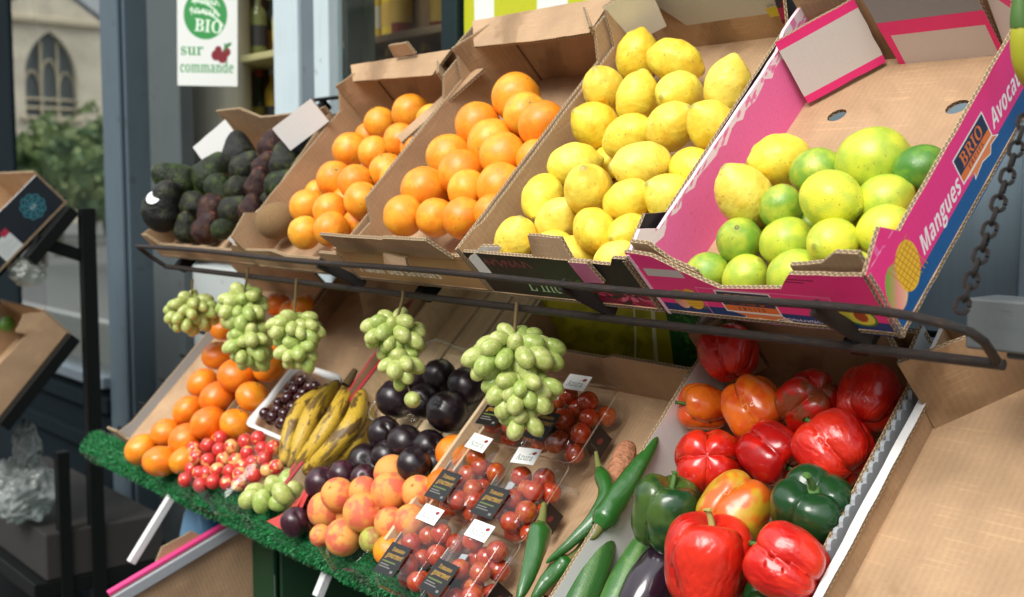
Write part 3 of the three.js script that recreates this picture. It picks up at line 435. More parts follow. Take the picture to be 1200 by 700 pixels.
{ // second orange crate with printed band on the front
  const t = canvasTex(1024, 256, (g, w, h) => { g.fillStyle = '#b48a5c'; g.fillRect(0, 0, w, h); g.fillStyle = '#f0ece2'; g.font = 'bold 74px sans-serif'; g.textAlign = 'left'; g.fillText('Plaisir des saveurs', 70, 196, 870); g.strokeStyle = 'rgba(90,60,30,.35)'; g.lineWidth = 3; g.strokeRect(-5, 60, w + 10, 6); grain(g, w, h, 6000, 0.10); scuffs(g, w, h, 40, 'rgba(230,205,165,.35)'); });
  const c = crate('orange_crate', 'deep kraft crate of large oranges with white lettering between the wires', U, -1.483, -1.172, 0.002, 0.425), w = c.w / 2, d = c.dep;
  c.base(KD); c.side(-1, [[0, 0], [d, 0], [d, 0.125], [d - 0.06, 0.125], [d - 0.085, 0.082], [0.09, 0.078], [0.07, 0.048], [0, 0.05]], [kraft, kraftDark, kraftEdge]); c.side(1, [[0, 0], [d, 0], [d, 0.12], [d - 0.06, 0.12], [d - 0.085, 0.085], [0, 0.08]], K);
  c.end(0.003, [[-w, 0], [w, 0], [w, 0.066], [-w, 0.066]], [printed(t, -w, 0, 2 * w, 0.078), kraft, kraftEdge]);
  c.flap('front_flap', [[-0.135, 0], [0.135, 0], [0.128, 0.044], [0.03, 0.044], [0.028, 0.041], [-0.128, 0.046]], [kraftPale, kraft, kraftEdge], 0.0, 0.064, 0.0, 0.22, 0, 0.01);
  c.flap('tab', [[-0.024, -0.012], [0.03, -0.014], [0.03, 0.006], [-0.02, 0.008]], KP, 0.015, 0.066, -0.012, -0.5, 0, -0.05);
  c.end(d - 0.003, [[-w, 0], [w, 0], [w, 0.125], [-w, 0.125]], KR);
  c.flap('rim_flap', [[-w, 0], [w, 0], [w - 0.01, 0.062], [0.04, 0.062], [-w + 0.045, 0.055]], KP, 0, 0.127, d - 0.004, 1.75, 0, 0);
  for (const s of [-1, 1]) c.flap('corner_gusset', [[-0.042, -0.058], [0.042, -0.058], [0.042, 0.062], [-0.042, 0.062]], s < 0 ? KR : K, s * (w - 0.032), 0.065, d - 0.036, 0, -s * 0.78, 0);
  c.flap('tape', [[-0.045, 0], [0.02, 0], [0.02, 0.007], [-0.045, 0.007]], [std({ color: C(0.65, 0.18, 0.06), roughness: 0.4 }), kraft, kraftEdge], w - 0.03, 0.09, d - 0.012, 0, 0, 0.03);
}
{ // lemon crate: black printed outside with script lettering and pink blossom
  const t = canvasTex(1024, 280, (g, w, h) => {
    g.fillStyle = '#0d0d0f'; g.fillRect(0, 0, w, h);
    for (let i = 0; i < 150; i++) { const x = 640 + rnd() * 380, y = 150 + rnd() * 125; g.fillStyle = pick(['#a0143e', '#c8325c', '#7c1030', '#d9627f', '#4a0a1c']); g.beginPath(); g.ellipse(x, y, rr(10, 46), rr(5, 15), rr(-0.8, 0.5), 0, 7); g.fill(); }
    for (let i = 0; i < 40; i++) { g.fillStyle = pick(['#2f4412', '#3f5a18', '#1e2c0c']); g.beginPath(); g.ellipse(560 + rnd() * 140, 140 + rnd() * 100, rr(8, 34), rr(3, 9), rr(-1, 0.4), 0, 7); g.fill(); }
    g.strokeStyle = '#b8d8a8'; g.fillStyle = '#b8d8a8'; g.font = 'italic 96px serif'; g.fillText('L’inca', 290, 226, 260); g.strokeStyle = '#8a2f3c'; g.lineWidth = 7; squig(g, 120, 84, 300, 40, 6);
    grain(g, w, h, 3500, 0.10); scuffs(g, w, h, 90, 'rgba(200,190,180,.35)'); g.fillStyle = 'rgba(215,200,180,.5)'; for (let i = 0; i < 25; i++) g.fillRect(rnd() * w, rnd() * 8, rr(4, 20), 3);
  });
  const c = crate('lemon_crate', 'black printed crate with kraft inside full of yellow lemons', U, -1.168, -0.878, 0, 0.46), w = c.w / 2, d = c.dep;
  c.base(KD); const blk = std({ color: C(0.012, 0.012, 0.013), roughness: 0.5 });
  c.side(-1, [[0, 0], [d, 0], [d, 0.13], [d - 0.07, 0.13], [d - 0.09, 0.085], [0.05, 0.08], [0.03, 0.085], [0, 0.085]], [kraft, kraftPale, kraftEdge]);
  c.side(1, [[0, 0], [d, 0], [d, 0.13], [d - 0.06, 0.13], [d - 0.09, 0.083], [0.08, 0.072], [0.055, 0.095], [0, 0.08]], [blk, kraftDark, kraftEdge]);
  c.end(0.003, [[-w, 0], [w, 0], [w, 0.083], [w - 0.02, 0.083], [w - 0.03, 0.072], [-w + 0.21, 0.075], [-w, 0.078]], [printed(t, -w, 0, 2 * w, 0.08), kraftPale, kraftEdge]);
  c.flap('front_flap', [[-0.04, 0], [0.028, 0], [0.024, 0.03], [-0.03, 0.032]], KP, 0.028, 0.072, 0.004, -0.25, 0, 0);
  c.flap('pink_tape', [[-0.016, -0.026], [0.016, -0.026], [0.018, 0.008], [-0.012, 0.01]], [std({ color: C(0.75, 0.22, 0.4), roughness: 0.45 }), kraft, kraftEdge], 0.072, 0.071, -0.003, 0.06, 0, 0.05);
  c.flap('white_sticker', [[-0.03, -0.02], [0.025, -0.02], [0.03, 0.012], [0.0, 0.022], [-0.03, 0.01]], W1, -w + 0.045, 0.062, 0.008, 0, 0.35, 0);
  c.end(d - 0.003, [[-w, 0], [w, 0], [w, 0.13], [-w, 0.13]], K);
  c.flap('lid_flap', [[-w + 0.05, -0.075], [w - 0.085, -0.075], [w - 0.08, -0.06], [w - 0.01, -0.062], [w, 0.05], [-w, 0.05], [-w + 0.02, -0.02]], [std({ color: C(0.55, 0.57, 0.55), bumpMap: kraftMaps[1], bumpScale: 0.0004, roughness: 0.6 }), kraft, kraftEdge], 0, 0.118, d - 0.012, 0.12, 0, 0);
  c.flap('corner_tab', [[-0.024, -0.07], [0.024, -0.07], [0.034, 0.0], [-0.034, 0.0]], W1, -w + 0.03, 0.135, d - 0.05, 0.1, 0.6, 0);
  c.flap('colour_strip', [[-0.04, -0.008], [0.03, -0.008], [0.03, 0.006], [-0.04, 0.006]], [std({ color: C(0.5, 0.42, 0.02), roughness: 0.5 }), kraft, kraftEdge], w - 0.055, 0.052, d - 0.010, 0, 0, 0.05);
}
const pinkC = '#f03283', blueC = '#0a5590';
function logo(g, x, y, s) {
  g.save(); g.translate(x, y); g.scale(s, s); g.fillStyle = '#f4efe8'; g.fillRect(-156, -74, 312, 136); g.fillStyle = '#1f2a4a'; g.fillRect(-148, -66, 296, 84); g.fillStyle = '#e8762c'; g.fillRect(-148, 18, 296, 36);
  g.font = 'bold 84px serif'; g.textAlign = 'center'; g.fillStyle = '#e8762c'; g.fillText('BRIO', 0, 8, 270); g.font = 'bold 30px serif'; g.fillStyle = '#1f2a4a'; g.fillText('F R U I T S', 0, 47, 240);
  g.fillStyle = '#e8864a'; g.beginPath(); g.moveTo(-120, 62); g.lineTo(150, 62); g.lineTo(190, 92); g.lineTo(120, 84); g.lineTo(90, 112); g.lineTo(20, 92); g.lineTo(-70, 108); g.lineTo(-60, 84); g.fill(); g.strokeStyle = '#f4efe8'; g.lineWidth = 5; g.stroke(); g.restore();
}
function mango(g, x, y, s) { g.save(); g.translate(x, y); g.scale(s, s); const gr = g.createLinearGradient(-90, -40, 20, 60); gr.addColorStop(0, '#7fae3c'); gr.addColorStop(0.45, '#f29a8d'); gr.addColorStop(1, '#f6e3a8'); g.fillStyle = gr; g.beginPath(); g.ellipse(-50, 0, 62, 84, 0.3, 0, 7); g.fill(); g.fillStyle = '#f3c02c'; g.beginPath(); g.ellipse(46, -6, 72, 90, 0.35, 0, 7); g.fill(); g.strokeStyle = '#c98a12'; g.lineWidth = 4; for (let i = -3; i <= 3; i++) { g.beginPath(); g.moveTo(46 + i * 22 - 26, -76); g.lineTo(46 + i * 22 + 22, 74); g.stroke(); g.beginPath(); g.moveTo(-20, -6 + i * 22); g.lineTo(112, -24 + i * 22); g.stroke(); } g.restore(); }
function avo(g, x, y, s) { g.save(); g.translate(x, y); g.scale(s, s); g.fillStyle = '#4f7a1e'; g.beginPath(); g.ellipse(0, 0, 110, 74, 0.3, 0, 7); g.fill(); g.fillStyle = '#dfd34a'; g.beginPath(); g.ellipse(0, 2, 96, 60, 0.3, 0, 7); g.fill(); g.fillStyle = '#a8451e'; g.beginPath(); g.arc(22, 8, 38, 0, 7); g.fill(); g.restore(); }
{ // pink and blue crate
  const side = canvasTex(2048, 420, (g, w, h) => {
    g.fillStyle = pinkC; g.fillRect(0, 0, w, h); g.fillStyle = blueC; g.fillRect(0, h * 0.70, w, h); 
    mango(g, 190, 215, 1.35); g.fillStyle = '#f7f1ee'; g.font = 'italic bold 128px sans-serif'; g.save(); g.transform(1, 0, -0.12, 1, 0, 0); g.fillText('Mangues', 400, 270, 440); g.fillText('Avocats', 1240, 258, 390); g.restore(); logo(g, 1010, 196, 1.12);
    grain(g, w, h, 9000, 0.06); scuffs(g, w, h, 60, 'rgba(255,220,230,.4)'); g.fillStyle = 'rgba(255,225,235,.7)'; for (let i = 0; i < 60; i++) g.fillRect(rnd() * w, rnd() * 9, rr(10, 60), rr(2, 5));
  });
  const front = canvasTex(1600, 440, (g, w, h) => {
    g.fillStyle = pinkC; g.fillRect(0, 0, w, h); g.fillStyle = '#123a74'; g.fillRect(0, h * 0.78, w, h); g.fillStyle = '#c9c6c2'; g.fillRect(60, 60, 290, 60); g.strokeStyle = '#f29ac0'; g.lineWidth = 5; g.strokeRect(380, 190, 900, 250);
    mango(g, 250, 300, 0.95); logo(g, 700, 290, 1.25); avo(g, 1390, 300, 1.05); g.fillStyle = '#e9dfe6'; g.strokeStyle = '#e9dfe6'; g.lineWidth = 4; squig(g, 880, 396, 340, 18, 12); g.fillStyle = '#7d1040'; g.fillRect(1050, 66, 200, 8); g.fillRect(1050, 86, 130, 8); grain(g, w, h, 8000, 0.06);
  });
  const pinkIn = canvasTex(512, 128, (g, w, h) => { g.fillStyle = '#ee6fab'; g.fillRect(0, 0, w, h); g.fillStyle = '#f5e4ea'; g.beginPath(); g.moveTo(0, 0); for (let i = 0; i <= 40; i++) g.lineTo(i / 40 * w, 20 + 4 * Math.sin(i * 1.7) + rr(-4, 4)); g.lineTo(w, 0); g.fill(); for (let i = 0; i < 90; i++) { g.fillStyle = 'rgba(238,111,171,.75)'; g.beginPath(); g.ellipse(rnd() * w, rnd() * 22, rr(3, 9), rr(1.5, 3.5), -0.3, 0, 7); g.fill(); } grain(g, w, h, 2500, 0.08); });
  const c = crate('lime_crate', 'bright pink and blue printed crate holding limes and lemons', U, -0.872, -0.589, 0, 0.392), w = c.w / 2, d = c.dep;
  c.base([kraft, kraft, kraftEdge], [oval(-0.081, 0.296, 0.0115, 0.0095, 18, 0.3), oval(0.064, 0.298, 0.0125, 0.010, 18, 0.4)]);
  const pk = printed(side, 0, 0, d, 0.083), pinkFlat = std({ color: C(0.82, 0.045, 0.23), roughness: 0.5, bumpMap: kraftMaps[1], bumpScale: 0.0004 });
  c.side(1, [[0, 0], [d, 0], [d, 0.10], [d - 0.05, 0.10], [d - 0.07, 0.078], [0.06, 0.074], [0.042, 0.098], [0, 0.083]], [pk, pinkFlat, kraftEdge]);
  c.side(-1, [[0, 0], [d, 0], [d, 0.092], [d - 0.045, 0.092], [d - 0.07, 0.083], [0.05, 0.078], [0.03, 0.098], [0, 0.09]], [pinkFlat, printed(pinkIn, 0, 0, d, 0.085), std({ color: C(0.82, 0.6, 0.66), roughness: 0.7 })]);
  c.end(0.003, [[-w, 0], [w, 0], [w, 0.080], [w - 0.085, 0.076], [w - 0.105, 0.055], [-w + 0.10, 0.048], [-w + 0.06, 0.072], [-w + 0.035, 0.09], [-w, 0.094]], [printed(front, -w, 0, 2 * w, 0.082), kraftPale, kraftEdge]);
  // double wall behind the torn front corners
  c.end(0.012, [[w - 0.088, 0.0], [w - 0.006, 0.0], [w - 0.006, 0.098], [w - 0.03, 0.098], [w - 0.05, 0.084], [w - 0.088, 0.078]], KP, 'inner_liner');
  c.end(0.012, [[-w + 0.006, 0.0], [-w + 0.075, 0.0], [-w + 0.07, 0.06], [-w + 0.045, 0.075], [-w + 0.03, 0.098], [-w + 0.006, 0.1]], KP, 'inner_liner');
  const lab = canvasTex(256, 160, (g, W, H) => { g.fillStyle = pinkC; g.fillRect(0, 0, W, H); g.fillStyle = '#d5d4d0'; g.fillRect(0, 22, W, H - 40); grain(g, W, H, 900, 0.05); });
  const lab2 = canvasTex(512, 256, (g, W, H) => { g.fillStyle = pinkC; g.fillRect(0, 0, W, H); g.fillStyle = '#8d969c'; g.fillRect(0, 0, W, H * 0.45); g.fillStyle = '#d3d2ce'; g.fillRect(46, H * 0.62, W - 80, H * 0.38); grain(g, W, H, 1500, 0.05); });
  c.end(d - 0.003, [[-w, 0], [w, 0], [w, 0.13], [-w, 0.13]], K);
  c.flap('corner_gusset', [[-0.05, 0], [0.045, 0], [0.045, 0.085], [-0.05, 0.085]], [printed(lab, -0.05, 0, 0.095, 0.085), kraft, kraftEdge], -w + 0.052, 0.012, d - 0.045, -0.12, 0.72, 0);
  c.flap('inner_label', [[-0.062, 0], [0.062, 0], [0.06, 0.11], [-0.066, 0.11]], [printed(lab2, -0.066, 0, 0.13, 0.11), kraft, kraftEdge], 0.022, 0.006, d - 0.014, 0.03, 0, 0);
  c.flap('corner_gusset', [[-0.03, 0], [0.034, 0], [0.034, 0.09], [-0.03, 0.09]], [printed(lab, -0.03, 0, 0.064, 0.09), greyBoard, kraftEdge], w - 0.03, 0.01, d - 0.035, -0.05, -0.7, 0);
}
{ // folded dark box with pink fruit print wedged behind the lemon and lime crates
  const t = canvasTex(512, 256, (g, w, h) => { g.fillStyle = '#2a3036'; g.fillRect(0, 0, w, h); for (let i = 0; i < 60; i++) { g.fillStyle = pick(['#d8326c', '#a3194a', '#ef7ea6', '#6d1030']); g.beginPath(); g.ellipse(rnd() * w, rnd() * h, rr(10, 50), rr(8, 26), rr(0, 3), 0, 7); g.fill(); } grain(g, w, h, 1500, 0.08); });
  const m = printed(t, -0.12, -0.05, 0.24, 0.12), o = thing('printed_box', 'dark box with pink fruit print wedged between lemon and lime crates', 'box');
  o.position.copy(U.pt(-0.90, 0.40, 0.03)); o.rotation.x = U.a;
  const b = mesh('panel', board([[-0.05, 0], [0.09, 0], [0.1, 0.12], [-0.03, 0.13]], 0.005), [m, kraft, kraftEdge], o); b.position.set(0.01, 0.02, -0.045); b.rotation.y = 0.5;
  const e = mesh('panel', board([[0, 0], [0.13, 0], [0.13, 0.085], [0, 0.075]], 0.005), [m, m, kraftEdge], o); e.rotation.y = Math.PI / 2; e.position.set(0.0245, -0.028, 0.09);
}
// ---- lower rack crates
{ // clementine tray
  const c = crate('clementine_crate', 'pale edged tray heaped with clementines at the end of the turf strip', L, -2.315, -1.965, 0.02, 0.42), w = c.w / 2, d = c.dep;
  c.base(K); c.side(-1, [[0, 0], [d, 0], [d, 0.028], [0.04, 0.024], [0, 0.035]], [greyBoard, greyBoard, kraftEdge]); c.side(1, [[0, 0], [d, 0], [d, 0.05], [0, 0.04]], K);
  c.end(0.003, [[-w, 0], [w, 0], [w, 0.035], [-w + 0.06, 0.035], [-w + 0.05, 0.055], [-w, 0.055]], KP); c.end(d - 0.003, [[-w, 0], [w, 0], [w, 0.12], [-w, 0.12]], [kraftRed, kraft, kraftEdge]);
}
{ // fruit tray with cherries and bananas, tall kraft back
  const c = crate('mixed_fruit_crate', 'kraft tray holding the cherries and overripe bananas', L, -1.958, -1.622, 0.02, 0.46), w = c.w / 2, d = c.dep;
  c.base(KR); c.side(-1, [[0, 0], [d, 0], [d, 0.05], [0, 0.03]], K); c.side(1, [[0, 0], [d, 0], [d, 0.075], [0.05, 0.06], [0, 0.04]], [kraft, kraftRed, std({ color: C(0.5, 0.03, 0.05), roughness: 0.6 })]);
  c.end(0.003, [[-w, 0], [w, 0], [w, 0.03], [-w, 0.03]], K); c.end(d - 0.003, [[-w, 0], [w, 0], [w, 0.16], [w - 0.1, 0.16], [-w, 0.14]], [kraft, kraft, kraftEdge]);
  c.flap('folded_flap', [[-0.09, 0], [0.06, 0], [0.05, 0.13], [-0.08, 0.15]], [kraft, kraftDark, kraftEdge], w - 0.06, 0.05, d - 0.07, -0.9, 0.3, 0.3);
}
const woodMaps = texPair(256, 512, (u, v) => { const g = fbm(u * 14, v * 1.6, 3, 4), f = noise(u * 70, v * 6, 2), k = 1 + 0.28 * g + 0.12 * f; return [0.66 * k, 0.50 * k, 0.31 * k, 0.5 + 0.4 * f]; }, [5, 2]);
const paleWood = std({ map: woodMaps[0], bumpMap: woodMaps[1], bumpScale: 0.0006, roughness: 0.75 });
{ // slatted wooden plum crate
  const o = thing('wooden_crate', 'pale slatted wooden crate under the plums and apricots', 'crate'); const X0 = -1.612, X1 = -1.300, w = (X1 - X0) / 2, d = 0.56; o.position.copy(L.pt((X0 + X1) / 2, 0.02, 0)); o.rotation.x = L.a;
  for (let i = 0; i < 5; i++) { const g = metreUV(rbox(2 * w / 5 - 0.008, 0.006, d, 0.0015)); const p = g.attributes.position, u = g.attributes.uv; for (let k = 0; k < p.count; k++) u.setXY(k, p.getX(k) + i * 0.37, p.getZ(k) + i * 0.21); const m = mesh('slat', g, paleWood, o); m.position.set(-w + (i + 0.5) * 2 * w / 5, 0.006, -d / 2); m.rotation.z = rr(-0.02, 0.02); }
  for (const v of [0.03, 0.27, 0.54]) mesh('batten', rbox(2 * w, 0.008, 0.03, 0.001).translate(0, -0.002, -v), paleWood, o);
  const red = std({ color: C(0.36, 0.02, 0.03), roughness: 0.5 });
  mesh('side_board', rbox(0.007, 0.055, d, 0.0015).translate(-w, 0.03, -d / 2), paleWood, o);
  mesh('red_edging', rbox(0.008, 0.003, d * 0.62, 0.001).translate(-w, 0.059, -d * 0.31), red, o);
  const grn = canvasTex(1024, 128, (g, W, H) => { g.fillStyle = '#0d5a3e'; g.fillRect(0, 0, W, H); g.strokeStyle = '#cfe2d4'; g.lineWidth = 5; for (const x of [150, 830]) { g.strokeRect(x, 22, 74, 84); g.beginPath(); g.moveTo(x + 12, 90); g.lineTo(x + 62, 36); g.moveTo(x + 12, 50); g.lineTo(x + 50, 90); g.stroke(); } grain(g, W, H, 2500, 0.07); });
  const b = mesh('side_board', board([[0, 0], [d, 0], [d, 0.062], [0, 0.062]], 0.006, [], 0.0002), [paleWood, printed(grn, 0, 0, d, 0.062), paleWood], o); b.rotation.y = Math.PI / 2; b.position.set(w, 0.006, 0);
  mesh('end_board', rbox(2 * w - 0.02, 0.05, 0.007, 0.0015).translate(0, 0.03, -d), paleWood, o);
  mesh('end_board', rbox(2 * w - 0.02, 0.018, 0.007, 0.0015).translate(0, 0.016, -0.002), paleWood, o);
  for (const sx of [-1, 1]) for (const v of [d - 0.012]) mesh('corner_post', rbox(0.02, 0.085, 0.02, 0.002).translate(sx * (w - 0.014), 0.046, -v), paleWood, o);
  const P = L.loc(L.at(497, 363, 0.05)); const gl = mesh('green_label', rbox(0.09, 0.045, 0.004, 0.002), std({ color: C(0.16, 0.5, 0.04), roughness: 0.6 }), o); gl.position.set(P[0] - (X0 + X1) / 2, 0.075, -d + 0.006);
}
{ // tomato crate
  const c = crate('tomato_crate', 'brown kraft crate holding the clear tomato packs', L, -1.292, -0.962, 0.02, 0.333), w = c.w / 2, d = c.dep;
  c.base(K, [oval(w - 0.05, d - 0.03, 0.022, 0.012)]); c.side(-1, [[0, 0], [d, 0], [d, 0.05], [0, 0.05]], [kraft, kraft, paleWood]); c.side(1, [[0, 0], [d, 0], [d, 0.085], [d - 0.1, 0.08], [0.16, 0.05], [0, 0.04]], [kraft, kraftRed, kraftEdge]);
  c.end(0.003, [[-w, 0], [w, 0], [w, 0.025], [-w, 0.025]], K); c.end(d - 0.003, [[-w, 0], [w, 0], [w, 0.084], [0.03, 0.088], [0.01, 0.081], [-w, 0.086]], [kraftRed, kraft, kraftEdge]);
}
{ // picture box behind the tomatoes
  const t = canvasTex(1024, 512, (g, w, h) => {
    g.fillStyle = '#7d1418'; g.fillRect(0, 0, w, h); g.fillStyle = '#d9dcc0'; g.beginPath(); g.moveTo(0, 190); g.bezierCurveTo(200, 260, 420, 60, 700, 130); g.lineTo(w, 80); g.lineTo(w, h); g.lineTo(0, h); g.fill(); g.fillStyle = '#a8a40f'; g.beginPath(); g.moveTo(0, 212); g.bezierCurveTo(200, 280, 420, 84, 700, 150); g.lineTo(w, 100); g.lineTo(w, h); g.lineTo(0, h); g.fill();
    for (let i = 0; i < 60; i++) { g.fillStyle = pick(['rgba(205,196,40,.5)', 'rgba(130,132,8,.5)', 'rgba(180,180,60,.4)']); g.beginPath(); g.ellipse(rnd() * 600, 240 + rnd() * 270, rr(20, 80), rr(10, 40), -0.5, 0, 7); g.fill(); }
    g.strokeStyle = '#dfe4b8'; g.lineWidth = 20; g.beginPath(); g.moveTo(560, h); g.quadraticCurveTo(640, 300, 720, 120); g.stroke(); g.lineWidth = 9; g.beginPath(); g.moveTo(440, h); g.quadraticCurveTo(540, 330, 590, 170); g.stroke();
    g.fillStyle = '#1d5a1e'; g.beginPath(); g.moveTo(650, h); g.quadraticCurveTo(740, 270, 750, 110); g.lineTo(w, 60); g.lineTo(w, h); g.fill(); for (let i = 0; i < 200; i++) { g.fillStyle = pick(['#2c7426', '#17481a', '#3d8a30']); g.beginPath(); g.arc(rr(740, w), rr(120, h), rr(3, 12), 0, 7); g.fill(); } grain(g, w, h, 5000, 0.08);
  });
  const c = crate('printed_crate', 'box with yellow and green fruit picture standing behind the tomato crate', L, -1.285, -0.94, 0.362, 0.2), w = c.w / 2, d = c.dep;
  c.base(KD); c.end(0.03, [[-w, 0], [w, 0], [w, 0.19], [-w, 0.19]], [printed(t, -w, 0.02, 2 * w, 0.17), kraft, kraftEdge], 'end_wall', -0.25); c.side(-1, [[0, 0], [d, 0], [d, 0.1], [0, 0.1]], K); c.side(1, [[0, 0], [d, 0], [d, 0.1], [0, 0.1]], K); c.end(d, [[-w, 0], [w, 0], [w, 0.1], [-w, 0.1]], K);
}
{ // pepper crate, white inside
  const c = crate('pepper_crate', 'white lined crate of red, orange and green peppers', L, -0.955, -0.665, 0.0, 0.415), w = c.w / 2, d = c.dep;
  const grim = std({ color: C(0.40, 0.43, 0.45), map: paintMaps[0], roughness: 0.6 });
  c.base(KR); c.side(-1, [[0, 0], [d, 0], [d, 0.135], [d - 0.035, 0.125], [d - 0.055, 0.095], [0, 0.09]], [kraft, whiteBoard, kraftEdge]);
  c.side(1, [[0, 0], [d, 0], [d, 0.13], [d - 0.035, 0.125], [d - 0.055, 0.1], [0, 0.092]], [grim, kraftRed, kraftEdge]);
  c.end(0.003, [[-w, 0], [w, 0], [w, 0.05], [-w, 0.05]], K); c.end(d - 0.003, [[-w, 0], [w, 0], [w, 0.122], [-w + 0.16, 0.122], [-w + 0.13, 0.118], [-w, 0.13]], [kraftRed, kraft, kraftEdge]);
  c.flap('rim_flap', [[-w, 0], [w - 0.02, 0], [w - 0.05, 0.02], [0.02, 0.028], [-w, 0.03]], [whiteBoard, whiteBoard, kraftEdge], 0, 0.124, d - 0.002, -1.2, 0, 0);
  for (const s of [-1, 1]) c.flap('corner_gusset', [[-0.028, -0.05], [0.028, -0.05], [0.028, 0.05], [-0.028, 0.05]], s < 0 ? K : W1, s * (w - 0.022), 0.08, d - 0.028, 0, -s * 0.8, 0);
  // perforated grey strip along the top of the wall beside the empty crate
  const pts = [[0.02, 0.086]]; for (let i = 0; i <= 104; i++) { const v = 0.02 + i * 0.00325; pts.push([v, 0.0965 + 0.006 * Math.abs(Math.sin(i * 0.785))]); } pts.push([0.36, 0.086]);
  c.side(1, pts.map(p => [p[0], p[1]]), [grim, grim, grim], 'perforated_strip').position.x += 0.006;
}
{ // empty brown crate
  const c = crate('empty_crate', 'large empty brown crate with a white edge beside the peppers', L, -0.648, -0.25, -0.04, 0.46), w = c.w / 2, d = c.dep;
  const bump = kraft.clone(); bump.bumpScale = 0.001;
  c.base([bump, kraft, kraftEdge]).position.y = 0.066; c.side(-1, [[0, 0], [d, 0], [d, 0.13], [d - 0.06, 0.125], [d - 0.08, 0.10], [0, 0.094]], [kraft, kraft, whiteBoard]); c.side(1, [[0, 0], [d, 0], [d, 0.1], [0, 0.1]], K); c.end(0.003, [[-w, 0], [w, 0], [w, 0.08], [-w, 0.08]], K); c.end(d - 0.003, [[-w, 0], [w, 0], [w, 0.13], [-w, 0.13]], K);
  const rim = c.flap('white_edge', [[0, -0.005], [d - 0.07, -0.005], [d - 0.07, 0.005], [0, 0.005]], W1, -w + 0.004, 0.1, 0, 0, 0, 0); rim.rotation.set(0, 0, 0); rim.quaternion.setFromRotationMatrix(new THREE.Matrix4().makeBasis(V3(0, 0, -1), V3(-1, 0, 0), V3(0, 1, 0)));
  c.flap('corner_flap', [[-0.055, -0.07], [0.05, -0.075], [0.05, 0.06], [-0.055, 0.07]], K, -w + 0.045, 0.09, d - 0.045, -0.1, 0.75, 0);
}
// ---------------------------------------------------------------- fruit: skins
const pore = (x, y, z, f) => { const a = noise(x * f, y * f, z * f), b = noise(x * f * 1.9 + 5, y * f * 1.9, z * f * 1.9); return 0.5 + 0.42 * a + 0.3 * b; };
function scar(x, y, z, r) { return sm(r, r * 0.4, Math.acos(Math.min(1, y)) ) * (x * 0 + 1); }
const skin = (w, base, alt, opt = {}) => ballTex(w, (x, y, z) => {
  const p = pore(x, y, z, opt.f ?? 34), l = fbm(x * 1.6 + (opt.s ?? 0), y * 1.6, z * 1.6, 3), b = sm(opt.lo ?? -0.12, opt.hi ?? 0.28, l);
  let c = mix(base, alt, b); c = c.map(v => v * (1 + (opt.g ?? 0.05) * (p - 0.5) * 2));
  const sp = sm(opt.sp ?? 0.52, 0.6, noise(x * 9 + 3, y * 9 + (opt.s ?? 0), z * 9)); c = mix(c, opt.spot ?? [0.25, 0.16, 0.04], sp * 0.55);
  const st = scar(x, y, z, 0.16), st2 = sm(0.1, 0.05, Math.acos(Math.min(1, -y))); c = mix(c, opt.stem ?? [0.30, 0.28, 0.05], Math.max(st, st2) * 0.75);
  return [...c, p * 0.8 + (1 - st) * 0.15];
});
const citrus = (maps, bump, o = {}) => phys({ map: maps[0], bumpMap: maps[1], bumpScale: bump, roughness: 0.40, clearcoat: 0.12, clearcoatRoughness: 0.35, ...o });
const tint = (m, r, g, b) => { const c = m.clone(); c.color = C(r, g, b); return c; };
const oMaps = [skin(512, [0.88, 0.32, 0.018], [0.92, 0.41, 0.03], { s: 1 }), skin(512, [0.87, 0.27, 0.014], [0.90, 0.36, 0.02], { s: 8 })];
const orangeM = oMaps.flatMap(m => { const a = citrus(m, 0.0004); return [a, tint(a, 0.98, 0.92, 0.85), tint(a, 1, 1.1, 1.1)]; });
const paleOrangeM = citrus(skin(256, [0.80, 0.46, 0.03], [0.86, 0.34, 0.03], { s: 3, lo: -0.3, hi: 0.2 }), 0.0007);
const leMaps = [skin(512, [0.88, 0.70, 0.07], [0.87, 0.62, 0.045], { s: 2, f: 30, g: 0.04, spot: [0.35, 0.25, 0.05] }), skin(512, [0.87, 0.67, 0.05], [0.86, 0.55, 0.03], { s: 9, f: 30, g: 0.04 })];
const lemonM = leMaps.flatMap(m => { const a = citrus(m, 0.00055); return [a, tint(a, 1, 1.06, 1.3), tint(a, 1, 1.02, 1.6)]; });
const liMaps = [skin(512, [0.20, 0.38, 0.035], [0.50, 0.56, 0.05], { s: 4, f: 32, g: 0.05, lo: -0.35, hi: 0.5 }), skin(512, [0.60, 0.66, 0.05], [0.36, 0.50, 0.045], { s: 6, f: 32, g: 0.05, lo: -0.4, hi: 0.45 }), skin(512, [0.07, 0.22, 0.025], [0.14, 0.32, 0.03], { s: 11, f: 32, g: 0.05 }), skin(512, [0.70, 0.70, 0.05], [0.50, 0.60, 0.05], { s: 13, f: 20, g: 0.04 })];
const limeM = liMaps.map(m => citrus(m, 0.0004, { roughness: 0.34 }));
const clemM = [citrus(skin(256, [0.85, 0.21, 0.01], [0.87, 0.28, 0.012], { s: 5, f: 24 }), 0.0006, { roughness: 0.32 })]; clemM.push(tint(clemM[0], 0.96, 0.82, 0.8), tint(clemM[0], 1, 1.15, 1));
const avoMaps = ballTex(512, (x, y, z) => { const p = pore(x, y, z, 15), l = fbm(x * 2, y * 2, z * 2, 4), c = mix([0.020, 0.022, 0.014], [0.06, 0.075, 0.02], sm(-0.1, 0.4, l)), q = mix(c, [0.16, 0.12, 0.06], scar(x, y, z, 0.13)); return [...q.map(v => v * (0.75 + 0.5 * p)), p]; });
const avoBase = phys({ map: avoMaps[0], bumpMap: avoMaps[1], bumpScale: 0.0016, roughness: 0.5, specularIntensity: 0.6 });
